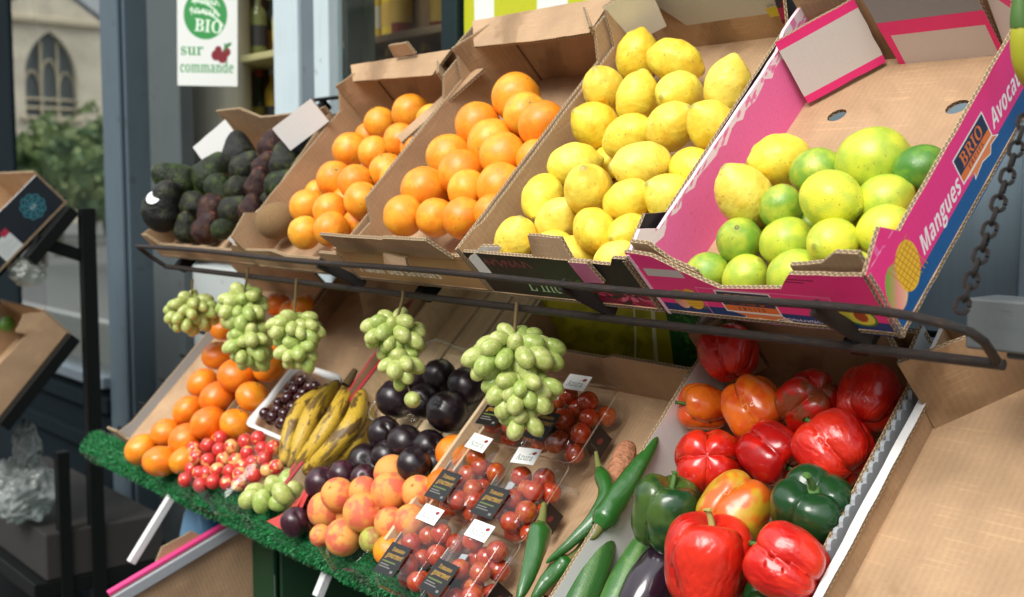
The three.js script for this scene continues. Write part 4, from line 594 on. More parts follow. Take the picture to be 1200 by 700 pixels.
const avoM = { black: tint(avoBase, 0.4, 0.38, 0.55), green: tint(avoBase, 0.7, 0.95, 0.55), dark: tint(avoBase, 0.8, 0.8, 0.8), red: tint(avoBase, 1.5, 0.5, 0.75) };
// ---------------------------------------------------------------- fruit: bodies (unit radius)
const orangeG = [0, 1, 2].map(s => blob(30, 20, (x, y, z) => 1 + 0.035 * noise(x * 1.4 + s * 9, y * 1.4, z * 1.4) - 0.03 * y * y - 0.03 * Math.exp(-Math.pow(Math.acos(Math.min(1, y)) / 0.22, 2)) + 0.006 * noise(x * 6, y * 6, z * 6 + s)));
const lemonG = [0, 1, 2, 3].map(s => blob(32, 26, (x, y, z) => { const a = 1.2 + 0.1 * (s % 2), e = 1 / Math.sqrt(x * x + z * z + y * y / (a * a)); return e * (1 + 0.05 * noise(x * 1.7 + s * 5, y * 1.7, z * 1.7) + 0.018 * noise(x * 5 + s, y * 5, z * 5)) + 0.17 * Math.exp(-(1 - y) / 0.018) + 0.06 * Math.exp(-(1 + y) / 0.02); }));
const limeG = [0, 1].map(s => blob(30, 22, (x, y, z) => 1 / Math.sqrt(x * x + z * z + y * y / 1.23) * (1 + 0.03 * noise(x * 1.6 + s * 7, y * 1.6, z * 1.6)) + 0.08 * Math.exp(-(1 - y) / 0.014) + 0.04 * Math.exp(-(1 + y) / 0.02)));
const avoG = [0, 1].map(s => blob(30, 24, (x, y, z) => { const k = y > 0 ? 1.45 : 1.08; return 1 / Math.sqrt((x * x + z * z) * (1 + 0.75 * Math.max(0, y)) + y * y / (k * k)) * (1 + 0.04 * noise(x * 2 + s * 4, y * 2, z * 2) + 0.012 * noise(x * 9, y * 9, z * 9 + s)); }));
const button = new THREE.CylinderGeometry(0.09, 0.12, 0.08, 8);
const stemM = std({ color: C(0.16, 0.17, 0.04), roughness: 0.8 }), twigM = std({ color: C(0.17, 0.12, 0.05), roughness: 0.85 }), greenStem = std({ color: C(0.07, 0.16, 0.03), roughness: 0.6 });
function fruit(name, label, cat, group, geo, mat, P, r, q, sc) { const m = mesh(name, geo, mat); m.position.copy(P); m.quaternion.copy(q); sc ? m.scale.set(r * sc[0], r * sc[1], r * sc[2]) : m.scale.setScalar(r); return tag(m, label, cat, group); }
const calyx = (m, y = 0.98) => { const b = mesh('stem_button', button, stemM, m); b.position.y = y; return b; };

// avocados: [x, y, radius, lift, skin, stem direction on screen]
const AV = [[280, 183, 18, 0.02, 'black', 100], [192, 245, 21, 0.015, 'black', 70], [208, 214, 18, 0, 'green', 150], [246, 208, 19, 0, 'green', 60], [256, 221, 14, 0.01, 'green', 300], [287, 197, 15, 0.01, 'dark', 40], [318, 173, 14, 0.01, 'red', 80], [343, 171, 15, 0.01, 'red', 120], [360, 175, 14, 0, 'black', 90], [334, 192, 16, 0.01, 'dark', 100], [310, 197, 13, 0.005, 'red', 60], [355, 197, 12, 0, 'green', 70], [280, 221, 13, 0, 'dark', 20], [303, 219, 14, 0, 'red', 80], [328, 217, 15, 0, 'green', 30], [227, 243, 15, 0, 'dark', 270], [248, 246, 15, 0, 'red', 250], [273, 246, 14, 0, 'dark', 30], [293, 246, 12, 0, 'red', 80], [219, 269, 13, -0.01, 'dark', 90], [241, 269, 14, -0.01, 'red', 60], [261, 268, 11, -0.01, 'green', 40], [262, 240, 12, -0.02, 'dark', 0], [318, 236, 11, -0.02, 'dark', 0], [232, 225, 12, -0.02, 'dark', 0]];
heap(AV, U, 0.05, [-2.19, -1.81]).forEach(s => { const i = s.i;
  const k = AV[i][4], m = fruit('avocado', { black: i ? 'glossy black avocado with round white sticker at the tray corner' : 'large glossy black avocado before the white corner flap', green: 'dark green avocado in the low tray', dark: 'brownish black avocado in the low tray', red: 'reddish purple avocado in the low tray' }[k], 'avocado', 'avocados in the low tray', avoG[i % 2], avoM[k], s.P, s.r * 1.1, aim(screenDir(AV[i][5], i % 3 ? 0.5 : -0.2), rr(0, 6)));
  if (i === 8) m.userData.label = 'black avocado under the white flap next to the oranges';
  if (i === 1) { const st = mesh('sticker', new THREE.SphereGeometry(1.012, 16, 10, 0, 6.3, 0, 0.36), std({ color: C(0.85, 0.85, 0.84), roughness: 0.35 }), m); const dirW = EYE.clone().sub(s.P).normalize().addScaledVector(CR, -0.55).addScaledVector(CU, 0.62).normalize(); st.quaternion.copy(m.quaternion.clone().invert().multiply(aim(dirW))); }
});
// small oranges
const O1 = [[445, 144, 17], [481, 132, 20], [506, 140, 17], [470, 165, 19], [487, 174, 17], [410, 176, 19], [439, 179, 18], [454, 201, 20], [462, 210, 16], [392, 210, 19.5], [417, 214, 19], [425, 235, 20], [360, 243, 19], [387, 247, 19], [357, 273, 18], [388, 269, 19], [432, 160, 15, -0.02], [405, 235, 15, -0.03], [372, 226, 14, -0.03], [420, 262, 17, -0.02], [440, 222, 15, -0.03]];
heap(O1, U, 0.055, [-1.79, -1.49]).forEach((s, i) => calyx(fruit('orange', 'small bright orange in the crate next to the avocado tray', 'orange', 'small oranges in the first kraft crate', orangeG[i % 3], orangeM[i % 6], s.P, s.r, anyQ()), 0.93).scale.setScalar(0.8));
{ const P = U.at(324, 259, 0.05), r = 22 / FPX * depth(P), mp = ballTex(256, (x, y, z) => { const p = pore(x, y * 0.3, z, 30); return [0.21 * (0.6 + 0.8 * p), 0.125 * (0.6 + 0.8 * p), 0.05, p]; });
  const k = fruit('kiwi', 'fuzzy brown kiwi lying in front of the small oranges', 'kiwi', null, blob(24, 18, (x, y, z) => 1 / Math.sqrt(x * x + z * z + y * y / 1.3)), phys({ map: mp[0], bumpMap: mp[1], bumpScale: 0.001, roughness: 0.9, sheen: 0.5, sheenColor: C(0.5, 0.4, 0.25) }), P, r, aim(screenDir(8, 0.1))); calyx(k, 1.12).scale.setScalar(0.8); }
// large oranges
const O2 = [[605, 114, 26.5], [616, 134, 24, 0.01], [636, 147, 26.5], [560, 147, 25], [576, 168, 26], [590, 183, 26], [628, 187, 22], [526, 184, 24.5], [541, 203, 25.5], [497, 222, 24.5], [548, 223, 22], [588, 220, 27.5], [473, 253, 22], [510, 255, 21], [543, 256, 23], [578, 250, 21], [520, 235, 18, -0.03], [560, 205, 18, -0.03], [610, 165, 18, -0.03]];
heap(O2, U, 0.062, [-1.476, -1.178]).forEach((s, i) => { const y = i === 1; calyx(fruit('orange', y ? 'yellowish orange with green stem scar amid the large oranges' : 'large orange in the deep kraft crate beside the lemons', 'orange', y ? null : 'large oranges in the deep kraft crate', orangeG[i % 3], y ? paleOrangeM : orangeM[(i * 5) % 6], s.P, s.r, y ? aim(screenDir(60, 2.2)) : anyQ()), 0.93).scale.setScalar(0.7); });
// lemons: [x, y, radius, lift, tip direction on screen, towards camera]
const LE = [[747, 66, 24.5, 0, 80, 0.1], [791, 72, 25, 0, -25, 0.3], [708, 105, 23.5, 0, 120, 0.9], [746, 115, 23.5, 0.01, 75, 0.2], [796, 109, 25, 0.005, 200, 0.9], [853, 102, 26.5, 0, 80, 0.2], [699, 148, 26, 0, 150, 0.5], [736, 161, 25, 0, 30, 0.8], [785, 149, 26.5, 0, 45, 0.8], [838, 151, 29, 0.005, 140, 0.5], [673, 193, 25, 0, 10, 0.1], [753, 194, 27, 0.005, 185, 0.15], [813, 199, 25.5, 0, -20, 0.8], [636, 232, 24, 0, 250, 0.8], [690, 223, 28, 0.01, 110, 1.2], [735, 236, 24, 0, 30, 0.6], [788, 234, 29, 0.01, 150, 0.4], [653, 260, 24.5, 0, 60, 1.0], [697, 270, 24, 0.005, -60, 0.7], [738, 273, 22, 0, 200, 0.8], [605, 283, 25, 0, 80, 0.7], [648, 289, 19, 0, 10, 0.5], [674, 301, 25, -0.005, 180, 0.3], [722, 304, 21, -0.005, 20, 0.4], [768, 265, 20, -0.03, 0, 1], [715, 190, 19, -0.035, 0, 1], [668, 232, 18, -0.04, 0, 1], [770, 130, 18, -0.03, 0, 1], [815, 125, 18, -0.035, 90, 1], [628, 262, 17, -0.03, 90, 1]];
heap(LE, U, 0.062, [-1.16, -0.885]).forEach(({ i, ...s }) => fruit('lemon', 'yellow lemon in the black printed crate', 'lemon', 'lemons in the black crate', lemonG[i % 4], lemonM[(i * 7 + 3) % 6], s.P, s.r * 0.93, aim(screenDir(LE[i][4], LE[i][5]), rr(0, 6))));
// limes and a few lemons in the pink crate: skin 0 mid green, 1 yellow green, 2 dark green, 3 yellow, 4 lemon
const LI = [[915, 188, 31, 0, 4, 185, 0.15], [873, 230, 32, 0, 4, 130, 0.4], [957, 201, 27, 0, 0, 20, 0.3], [1023, 188, 38, 0, 1, 15, 0.2], [1080, 199, 29, 0, 2, 10, 0.2], [915, 243, 24, 0, 0, 80, 0.6], [974, 234, 33, 0.008, 3, -30, 0.8], [1037, 237, 32, 0.005, 1, 30, 0.6], [867, 283, 27, 0, 0, 120, 1.6], [922, 284, 29, 0.004, 1, 20, 0.5], [977, 285, 29, 0.004, 3, 190, 0.7], [1039, 271, 31, 0.004, 3, 10, 0.4], [828, 321, 25, 0, 0, 30, 0.6], [874, 326, 27, 0, 1, 60, 0.9], [933, 323, 31, 0, 1, 20, 0.5], [1000, 320, 26, -0.01, 1, 0, 0.5], [950, 262, 22, -0.03, 0, 0, 1], [893, 262, 20, -0.03, 1, 0, 1], [1000, 262, 22, -0.03, 0, 0, 1]];
heap(LI, U, 0.058, [-0.86, -0.6]).forEach(s => { const i = s.i; const k = LI[i][4], lem = k === 4; const m = fruit(lem ? 'lemon' : 'lime', lem ? (i ? 'plump yellow lemon leaning on the pink inner wall' : 'elongated yellow lemon at the top of the lime heap') : ['mid green lime in the pink crate', 'yellow green lime in the pink crate', 'darkest green lime at the edge of the pink crate', 'ripe yellow lime in the pink crate'][k], lem ? 'lemon' : 'lime', 'citrus in the pink crate', lem ? lemonG[i] : limeG[i % 2], lem ? lemonM[i * 2] : limeM[k], s.P, s.r * (lem ? 0.9 : 0.93), aim(screenDir(LI[i][5], LI[i][6]), rr(0, 6))); if (!lem) calyx(m, 1.14).scale.setScalar(i === 8 ? 1.1 : 0.7); });
// clementines
const CL = [[255, 417, 17], [277, 440, 20], [315, 430, 18], [237, 449, 17], [256, 467, 21], [296, 465, 18], [220, 481, 17], [244, 496, 20], [277, 497, 18, -0.01], [194, 507, 16], [217, 515, 18.5], [166, 527, 18.5], [188, 541, 19], [325, 357, 14, 0.03], [354, 358, 13, 0.03], [340, 365, 13, 0.02], [310, 398, 16], [335, 402, 16], [262, 385, 15], [285, 405, 16], [215, 540, 16, -0.02], [295, 438, 15, -0.02], [262, 518, 15, -0.02]];
heap(CL, L, 0.06, [-2.3, -1.86]).forEach((s, i) => calyx(fruit('clementine', 'glossy clementine in the heap above the turf strip', 'clementine', 'clementines in the end tray', orangeG[i % 3], clemM[i % 3], s.P, s.r, aim(V3(rr(-0.6, 0.6), 1, rr(-0.3, 1)), rr(0, 6)), [1, 0.88, 1]), 0.93).scale.setScalar(0.8));
// oranges among the apricots
heap([[532, 532, 20], [520, 571, 20], [456, 646, 17], [478, 628, 15, -0.01]], L, 0.045).forEach((s, i) => calyx(fruit('orange', ['loose orange beside the dark plums and tomato packs', 'loose orange behind the apricot pack', 'loose orange under the apricot pack', 'loose orange between apricot pack and tomato crate'][i], 'orange', 'loose oranges by the apricots', orangeG[i % 3], clemM[i % 3], s.P, s.r, anyQ()), 0.93));

// ---------------------------------------------------------------- bell peppers
const pepTex = (cols, wr, s) => ballTex(512, (x, y, z) => {
  const l = fbm(x * 1.3 + s, y * 1.3, z * 1.3, 3), ph = Math.atan2(z, x), c = cols.length > 1 ? mix(cols[0], cols[1], sm(-0.1, 0.16, l + 0.16 * Math.sin(ph * 2 + s))) : cols[0];
  const w1 = Math.sin(ph * 26 + 9 * fbm(x * 2.4, y * 2.4, z * 2.4 + s, 3)) * sm(-0.02, 0.12, fbm(x * 1.5 + 4, y * 1.5 + s, z * 1.5, 2) + wr * 0.2), w2 = noise(x * 22, y * 5, z * 22);
  const k = 1 + 0.08 * noise(x * 5 + s, y * 5, z * 5);
  return [...c.map(v => v * k), 0.5 + (wr > 0 ? 0.34 * w1 * wr + 0.15 * w2 * wr : 0.02 * w2)];
});
const RED = [0.54, 0.009, 0.004], RED2 = [0.66, 0.024, 0.008], DRED = [0.36, 0.006, 0.005], ORG = [0.74, 0.15, 0.010], BRN = [0.24, 0.05, 0.012], DGR = [0.010, 0.052, 0.013], GRN = [0.05, 0.10, 0.016], YEL = [0.66, 0.24, 0.012], OLV = [0.20, 0.19, 0.02];
const pepM = {}; for (const [k, cols, wr, s] of [['red', [RED, RED2], 0, 1], ['redwr', [RED2, RED], 1, 2], ['dred', [DRED, RED], 0, 3], ['orange', [ORG, [0.68, 0.08, 0.008]], 0, 4], ['brown', [RED, BRN], 0.35, 5], ['dgreen', [DGR], 0, 6], ['green', [GRN, DGR], 0, 7], ['yellow', [[0.62, 0.12, 0.01], [0.55, 0.33, 0.02]], 0.15, 8]]) { const m = pepTex(cols, wr, s * 3.1); pepM[k] = phys({ map: m[0], bumpMap: m[1], bumpScale: wr ? 0.0006 : 0.0003, roughness: wr ? 0.32 : 0.27, clearcoat: 0.4, clearcoatRoughness: wr ? 0.2 : 0.12, ior: 1.48 }); }
const pepG = (lobes, h, s, dent = 0.3) => blob(56, 40, (x, y, z) => {
  const th = Math.acos(Math.max(-1, Math.min(1, y))), sn = Math.sin(th), ph = Math.atan2(z, x) + 0.25 * noise(s, y * 0.9, 3), p = 2.5;
  const tp = 1 - 0.16 * (1 - y) / 2; let r = 1 / Math.pow(Math.pow(Math.abs(sn) / tp, p) + Math.pow(Math.abs(y) / h, p), 1 / p);
  const gro = Math.pow(Math.abs(Math.cos(ph * lobes / 2 + s)), 0.55); r *= 1 - (0.17 + 0.10 * noise(s * 3, Math.round(ph * lobes / 6.28), 1)) * (1 - gro) * Math.pow(sn, 0.7) - (1 - gro) * 0.16 * sm(0.2, -0.9, y) * sn;
  r *= 1 - dent * Math.exp(-Math.pow(th / 0.42, 2)) - 0.2 * Math.exp(-Math.pow((Math.PI - th) / 0.45, 2));
  return r * (1 + 0.05 * noise(x * 1.6 + s * 4, y * 1.6, z * 1.6) + 0.008 * noise(x * 4.5 + s, y * 4.5, z * 4.5));
});
const PG = [pepG(4, 1.0, 0.4), pepG(3, 1.1, 1.7), pepG(4, 0.92, 2.9), pepG(3, 1.0, 4.2, 0.34)];
const stemG = (() => { const a = sweep([V3(0, -0.12, 0), V3(0.01, 0.12, 0), V3(0.07, 0.32, 0.02), V3(0.14, 0.46, 0.03)], t => 0.085 - 0.03 * t + (t > 0.93 ? 0.02 : 0), 14, 9, (q) => 1 + 0.12 * Math.cos(q * 5)), c = new THREE.SphereGeometry(0.2, 18, 8, 0, 6.3, 0, 1.2).scale(1, 0.4, 1).translate(0, -0.04, 0), b = new THREE.CircleGeometry(0.1, 10).rotateX(-Math.PI / 2).translate(0.14, 0.462, 0.03); return mergeGeometries([a, c, b].map(g => g.index ? g.toNonIndexed() : g)); })();
// [x, y, radius, lift, skin, body, stem direction on screen, towards camera, label]
const PE = [
  [854, 415, 34, 0.03, 'redwr', 2, 95, -0.5, 'wrinkled red pepper in the far corner under the wire rack'], [826, 477, 27, 0, 'orange', 1, 170, 0.2, 'plain orange pepper against the white wall of the pepper crate'], [883, 477, 36, 0.012, 'orange', 0, -65, 0.55, 'orange pepper with short green stem pointing to the dark red one'],
  [950, 471, 37, 0, 'brown', 2, -110, -1.4, 'red pepper turning brown with a creased base'], [1019, 467, 36, 0.01, 'redwr', 1, 60, -0.6, 'tall wrinkled red pepper beside the perforated strip'], [831, 543, 41, 0.01, 'red', 0, -60, -2.2, 'smooth bright red pepper showing its creased base'],
  [902, 531, 35, 0.005, 'dred', 3, -40, 0.75, 'dark red pepper with green stem between larger peppers'], [980, 528, 45, 0.006, 'redwr', 2, 120, -0.9, 'broad red pepper with puckered skin beside the dark red one'], [781, 603, 40, 0.02, 'green', 1, 80, 0.3, 'green pepper with a small orange patch above the eggplant'],
  [865, 596, 41, 0.02, 'yellow', 3, 235, 0.1, 'orange and yellow streaked pepper in the middle of the crate'], [952, 597, 46, 0.016, 'dgreen', 2, 100, 0.8, 'glossy dark green pepper beside the perforated strip'], [830, 661, 51, 0.03, 'redwr', 1, 85, 0.15, 'large shiny red pepper with pale stem at the crate front'], [925, 662, 45, 0.02, 'redwr', 0, 150, -0.7, 'red orange pepper with finely wrinkled skin at the crate front'],
  [905, 715, 36, 0, 'dgreen', 0, 90, 0.5, 'dark green pepper peeping from below the front peppers'], [870, 540, 28, -0.04, 'dred', 0, 0, 0.3, 'dark red pepper buried between its neighbours']];
heap(PE, L, 0.075).forEach((s, i) => {
  const e = PE[i], g = thing('bell_pepper', e[8], 'pepper', 'bell peppers in the white lined crate'); g.position.copy(s.P); g.quaternion.copy(aim(screenDir(e[6], e[7]), rr(0, 6))); g.scale.setScalar(s.r * 1.02);
  mesh('body', PG[e[5]], pepM[e[4]], g); const st = mesh('stem', stemG, i === 11 ? std({ color: C(0.42, 0.4, 0.12), roughness: 0.6 }) : greenStem, g); st.position.y = 0.66;
  if (e[4] === 'redwr' && i !== 11) g.scale.y *= 0.94;
});
// ---------------------------------------------------------------- long vegetables
const chiliM = phys({ color: C(0.022, 0.12, 0.016), roughness: 0.2, clearcoat: 0.7, clearcoatRoughness: 0.1, bumpMap: oMaps[0][1], bumpScale: 0.0006 });
const chili = (pts, w, n, label) => { const P = pts.map(([x, y, k = n]) => L.at(x, y, k)), r = w / FPX * depth(P[0]), g = thing('chili_pepper', label, 'chili', 'green chilies across the tomato crate'); mesh('body', sweep(P, t => r * Math.pow(Math.max(0.004, 1 - t), 0.42) * Math.min(1, 0.55 + t * 5), 36, 14, (a, t) => 1 + 0.05 * Math.sin(a * 3 + t * 9) + 0.04 * noise(t * 14, a, 2)), chiliM, g); const d = P[0].clone().sub(P[1]).normalize(); mesh('stem', sweep([P[0].clone().addScaledVector(d, -0.003), P[0].clone().addScaledVector(d, 0.012), P[0].clone().addScaledVector(d, 0.024).addScaledVector(CU, 0.006)], t => r * (0.45 - 0.25 * t), 8, 8), stemM, g); };
chili([[702, 618], [722, 587], [745, 553], [760, 530], [770, 511]], 17, 0.085, 'thick straight green chili leaning on the white crate wall');
chili([[640, 660], [668, 637], [697, 607], [711, 578], [703, 551]].reverse(), 11, 0.075, 'curved green chili with its hooked tip over the tomato packs');
chili([[607, 705], [618, 676], [628, 645], [634, 615]].reverse().map(([x, y], i) => [x, y]), 15, 0.07, 'broad pale streaked green chili lying on a tomato pack');
chili([[622, 706], [640, 683], [655, 668], [668, 655]].reverse(), 13, 0.06, 'short green chili half hidden beside the zucchini');
const zucMaps = texPair(256, 512, (u, v) => { const s = sm(-0.1, 0.5, Math.sin(u * 2 * Math.PI * 5 + fbm(u * 3, v * 3, 2) * 3)), f = noise(u * 60, v * 120, 3), b = fbm(u * 8, v * 10, 5); const c = mix([0.03, 0.115, 0.022], [0.10, 0.21, 0.05], s * 0.45 + sm(0.1, 0.4, b) * 0.4); return [...c.map(x => x * (1 + 0.25 * f)), 0.5 + 0.3 * f]; });
const zucM = phys({ map: zucMaps[0], bumpMap: zucMaps[1], bumpScale: 0.0008, roughness: 0.35, clearcoat: 0.25, clearcoatRoughness: 0.25 });
const stick = (name, label, cat, a, b, w, n, mat, bend = 0) => { const A = L.at(...a, n), B = L.at(...b, n), r = w / FPX * depth(A), g = thing(name, label, cat), M = A.clone().lerp(B, 0.5).addScaledVector(L.N, bend); mesh('body', sweep([A, M, B], t => r * Math.pow(Math.max(0.003, Math.sin(Math.PI * Math.min(0.997, 0.02 + t * 0.975))), 0.28), 30, 18, (q, t) => 1 + 0.02 * noise(q, t * 6, 2)), mat, g); const d = A.clone().sub(B).normalize(); if (mat.clearcoat) mesh('stem', sweep([A.clone().addScaledVector(d, -0.006), A.clone().addScaledVector(d, 0.008), A.clone().addScaledVector(d, 0.016)], t => r * (0.36 - 0.1 * t), 6, 8), stemM, g); };
stick('zucchini', 'speckled green zucchini lying against the tomato crate', 'zucchini', [712, 628], [662, 745], 21, 0.055, zucM);
stick('zucchini', 'pale striped green zucchini beside the white crate wall', 'zucchini', [762, 625], [700, 745], 19, 0.04, tint(zucM, 1.6, 1.35, 1.5));
stick('eggplant', 'dark purple eggplant below the green pepper', 'eggplant', [790, 640], [735, 735], 30, 0.055, phys({ color: C(0.018, 0.008, 0.016), roughness: 0.2, clearcoat: 0.6 }));
const rootMaps = texPair(256, 256, (u, v) => { const f = fbm(u * 10, v * 14, 2, 5), k = 1 + 0.7 * f; return [0.42 * k, 0.18 * k, 0.09 * k, 0.5 + f]; });
const rootM = std({ map: rootMaps[0], bumpMap: rootMaps[1], bumpScale: 0.003, roughness: 0.75 });
stick('sweet_potato', 'reddish sweet potato standing behind the straight chili', 'sweet potato', [737, 520], [718, 580], 15, 0.045, rootM);
stick('ginger_root', 'knobbly brown root under the zucchini', 'root', [692, 640], [650, 715], 18, 0.03, tint(rootM, 1.4, 1.7, 1.7));
stick('sweet_potato', 'orange brown sweet potato under the green chilies', 'sweet potato', [662, 650], [640, 700], 13, 0.028, rootM);

// ---------------------------------------------------------------- grapes
const grapeMaps = ballTex(256, (x, y, z) => { const l = fbm(x * 2, y * 2, z * 2, 4), s = noise(x * 14, y * 2, z * 14), c = mix([0.44, 0.55, 0.11], [0.66, 0.70, 0.24], sm(-0.2, 0.35, l + 0.15 * s)); return [...mix(mix(c, [0.33, 0.26, 0.07], sm(0.38, 0.5, noise(x * 6, y * 6, z * 6)) * 0.6), [0.25, 0.2, 0.06], scar(x, y, z, 0.12)), 0.5]; });
const grapeM = [phys({ map: grapeMaps[0], roughness: 0.7, clearcoat: 0.8, clearcoatRoughness: 0.2, transmission: 0.22 }), null, null]; grapeM[1] = tint(grapeM[0], 0.85, 0.95, 0.8); grapeM[2] = tint(grapeM[0], 1.1, 1.08, 1.2);
const grapeG = [blob(20, 14, (x, y, z) => 1 / Math.sqrt(x * x + z * z + y * y / 2.2)), blob(20, 14, (x, y, z) => 1 / Math.sqrt(x * x + z * z + y * y / 1.8))];
function bunch(label, hookPx, lobes, gr, n, Z) {             // lobes: [x, y, rx, ry] in the photo; gr grape radius in photo pixels
  const g = thing('grape_bunch', label, 'grapes', 'grape bunches hanging from the rack'), H = hit(...hookPx, V3(0, 0, Z), V3(0, 0, 1)); g.position.copy(H);
  const pts = [], zc = depth(H), r0 = gr / FPX * zc;
  for (let tries = 0; tries < 16000 && pts.length < n; tries++) {
    const w = lobes.map(l => l[2] * l[3]), tot = w.reduce((a, b) => a + b); let k = rnd() * tot, li = 0; while ((k -= w[li]) > 0) li++;
    const [lx, ly, ax, ay] = lobes[li], d = V3(rr(-1, 1), rr(-1, 1), rr(-1, 1)); if (d.length() > 1) continue; d.normalize().multiplyScalar(rr(0.4, 1));
    const C0 = hit(lx, ly, V3(0, 0, Z), V3(0, 0, 1)), P = C0.addScaledVector(CR, d.x * (ax - gr * 0.8) / FPX * zc).addScaledVector(CU, d.y * (ay - gr) / FPX * zc).addScaledVector(CF, d.z * (Math.min(ax, ay) * 0.8 - gr * 0.6) / FPX * zc), r = r0 * rr(0.78, 1.12);
    if (pts.some(q => q.P.distanceTo(P) < (q.r + r) * 0.74)) continue; pts.push({ P, r, c: hit(lx, ly, V3(0, 0, Z), V3(0, 0, 1)) });
  }
  const tw = [];
  pts.forEach((q, i) => { const out = q.P.clone().sub(q.c).normalize(), m = mesh('grape', grapeG[i % 2], grapeM[i % 3], g); m.position.copy(q.P).sub(H); m.quaternion.copy(aim(out.clone().add(V3(0, -0.7, 0)).negate(), rr(0, 6))); m.scale.setScalar(q.r); tw.push(sweep([q.c.clone().sub(H), q.c.clone().lerp(q.P, 0.5).add(V3(0, 0.004, 0)).sub(H), q.P.clone().sub(H)], () => 0.0009, 3, 4)); });
  const spine = [V3(0.002, 0.012, 0), V3(0, 0, 0), ...lobes.map(l => hit(l[0], l[1], V3(0, 0, Z), V3(0, 0, 1)).sub(H))]; tw.push(sweep(spine, t => 0.0026 - 0.0014 * t, 14, 6));
  mesh('stalk', mergeGeometries(tw), twigM, g);
}
const GZ = U.P0.z + 0.012;
bunch('small pale grape bunch at the far end of the hanging row', [225, 335], [[224, 366, 33, 28]], 7.2, 75, GZ - 0.02);
bunch('long grape bunch hanging before the stacked clementines', [290, 322], [[284, 362, 32, 34], [292, 405, 30, 34]], 8.6, 125, GZ);
bunch('grape bunch overlapping the long bunch by its side', [347, 335], [[345, 385, 38, 26], [350, 415, 26, 26]], 8.6, 100, GZ);
bunch('grape bunch tapering to two single grapes over the plums', [472, 350], [[462, 392, 42, 34], [472, 430, 28, 28], [483, 471, 15, 14]], 9.4, 130, GZ);
bunch('large grape bunch hanging over the tomato packs', [605, 365], [[603, 418, 62, 42], [612, 458, 46, 40], [612, 492, 28, 28]], 11.2, 190, GZ);
heap([[292, 585, 10], [307, 588, 10], [321, 570, 10], [331, 579, 10], [337, 563, 10], [300, 576, 9, -0.01], [315, 585, 10, -0.01], [326, 590, 9, -0.01], [345, 574, 9, -0.01]], L, 0.05).forEach((s, i) => fruit('loose_grape', 'loose green grape on the turf edge below the bananas', 'grape', 'loose grapes by the turf strip', grapeG[1], grapeM[i % 3], s.P, s.r, anyQ()));
// ---------------------------------------------------------------- packs: clear trays and what is in them
const pet = phys({ color: C(0.97, 0.98, 0.98), transmission: 1, roughness: 0.04, ior: 1.45 }), petEdge = phys({ color: C(0.9, 0.92, 0.92), transmission: 0.75, roughness: 0.15, ior: 1.5 });
const film = phys({ color: C(0.97, 0.97, 0.97), transmission: 1, roughness: 0.05, ior: 1.36 });
const onShelf = (name, label, cat, group, X, v, n, spin = 0) => { const g = thing(name, label, cat, group); g.position.copy(L.pt(X, v, n)); g.quaternion.setFromAxisAngle(V3(1, 0, 0), L.a).multiply(new THREE.Quaternion().setFromAxisAngle(up3, spin)); return g; };
const drops = (w, d, y0, ys, r, n, gap = 0.96) => { const o = []; for (let t = 0; t < 4000 && o.length < n; t++) { const p = V3(rr(-1, 1) * (w - r), y0 + r + rnd() * ys, rr(-1, 1) * (d - r)); if (o.every(q => q.distanceTo(p) > 2 * r * gap)) o.push(p); } return o; };
const intoWorld = (g, p) => p.clone().applyQuaternion(g.quaternion).add(g.position);
const smooth = blob(22, 16, (x, y, z) => 1 - 0.06 * Math.exp(-Math.pow(Math.acos(Math.min(1, y)) / 0.3, 2)));
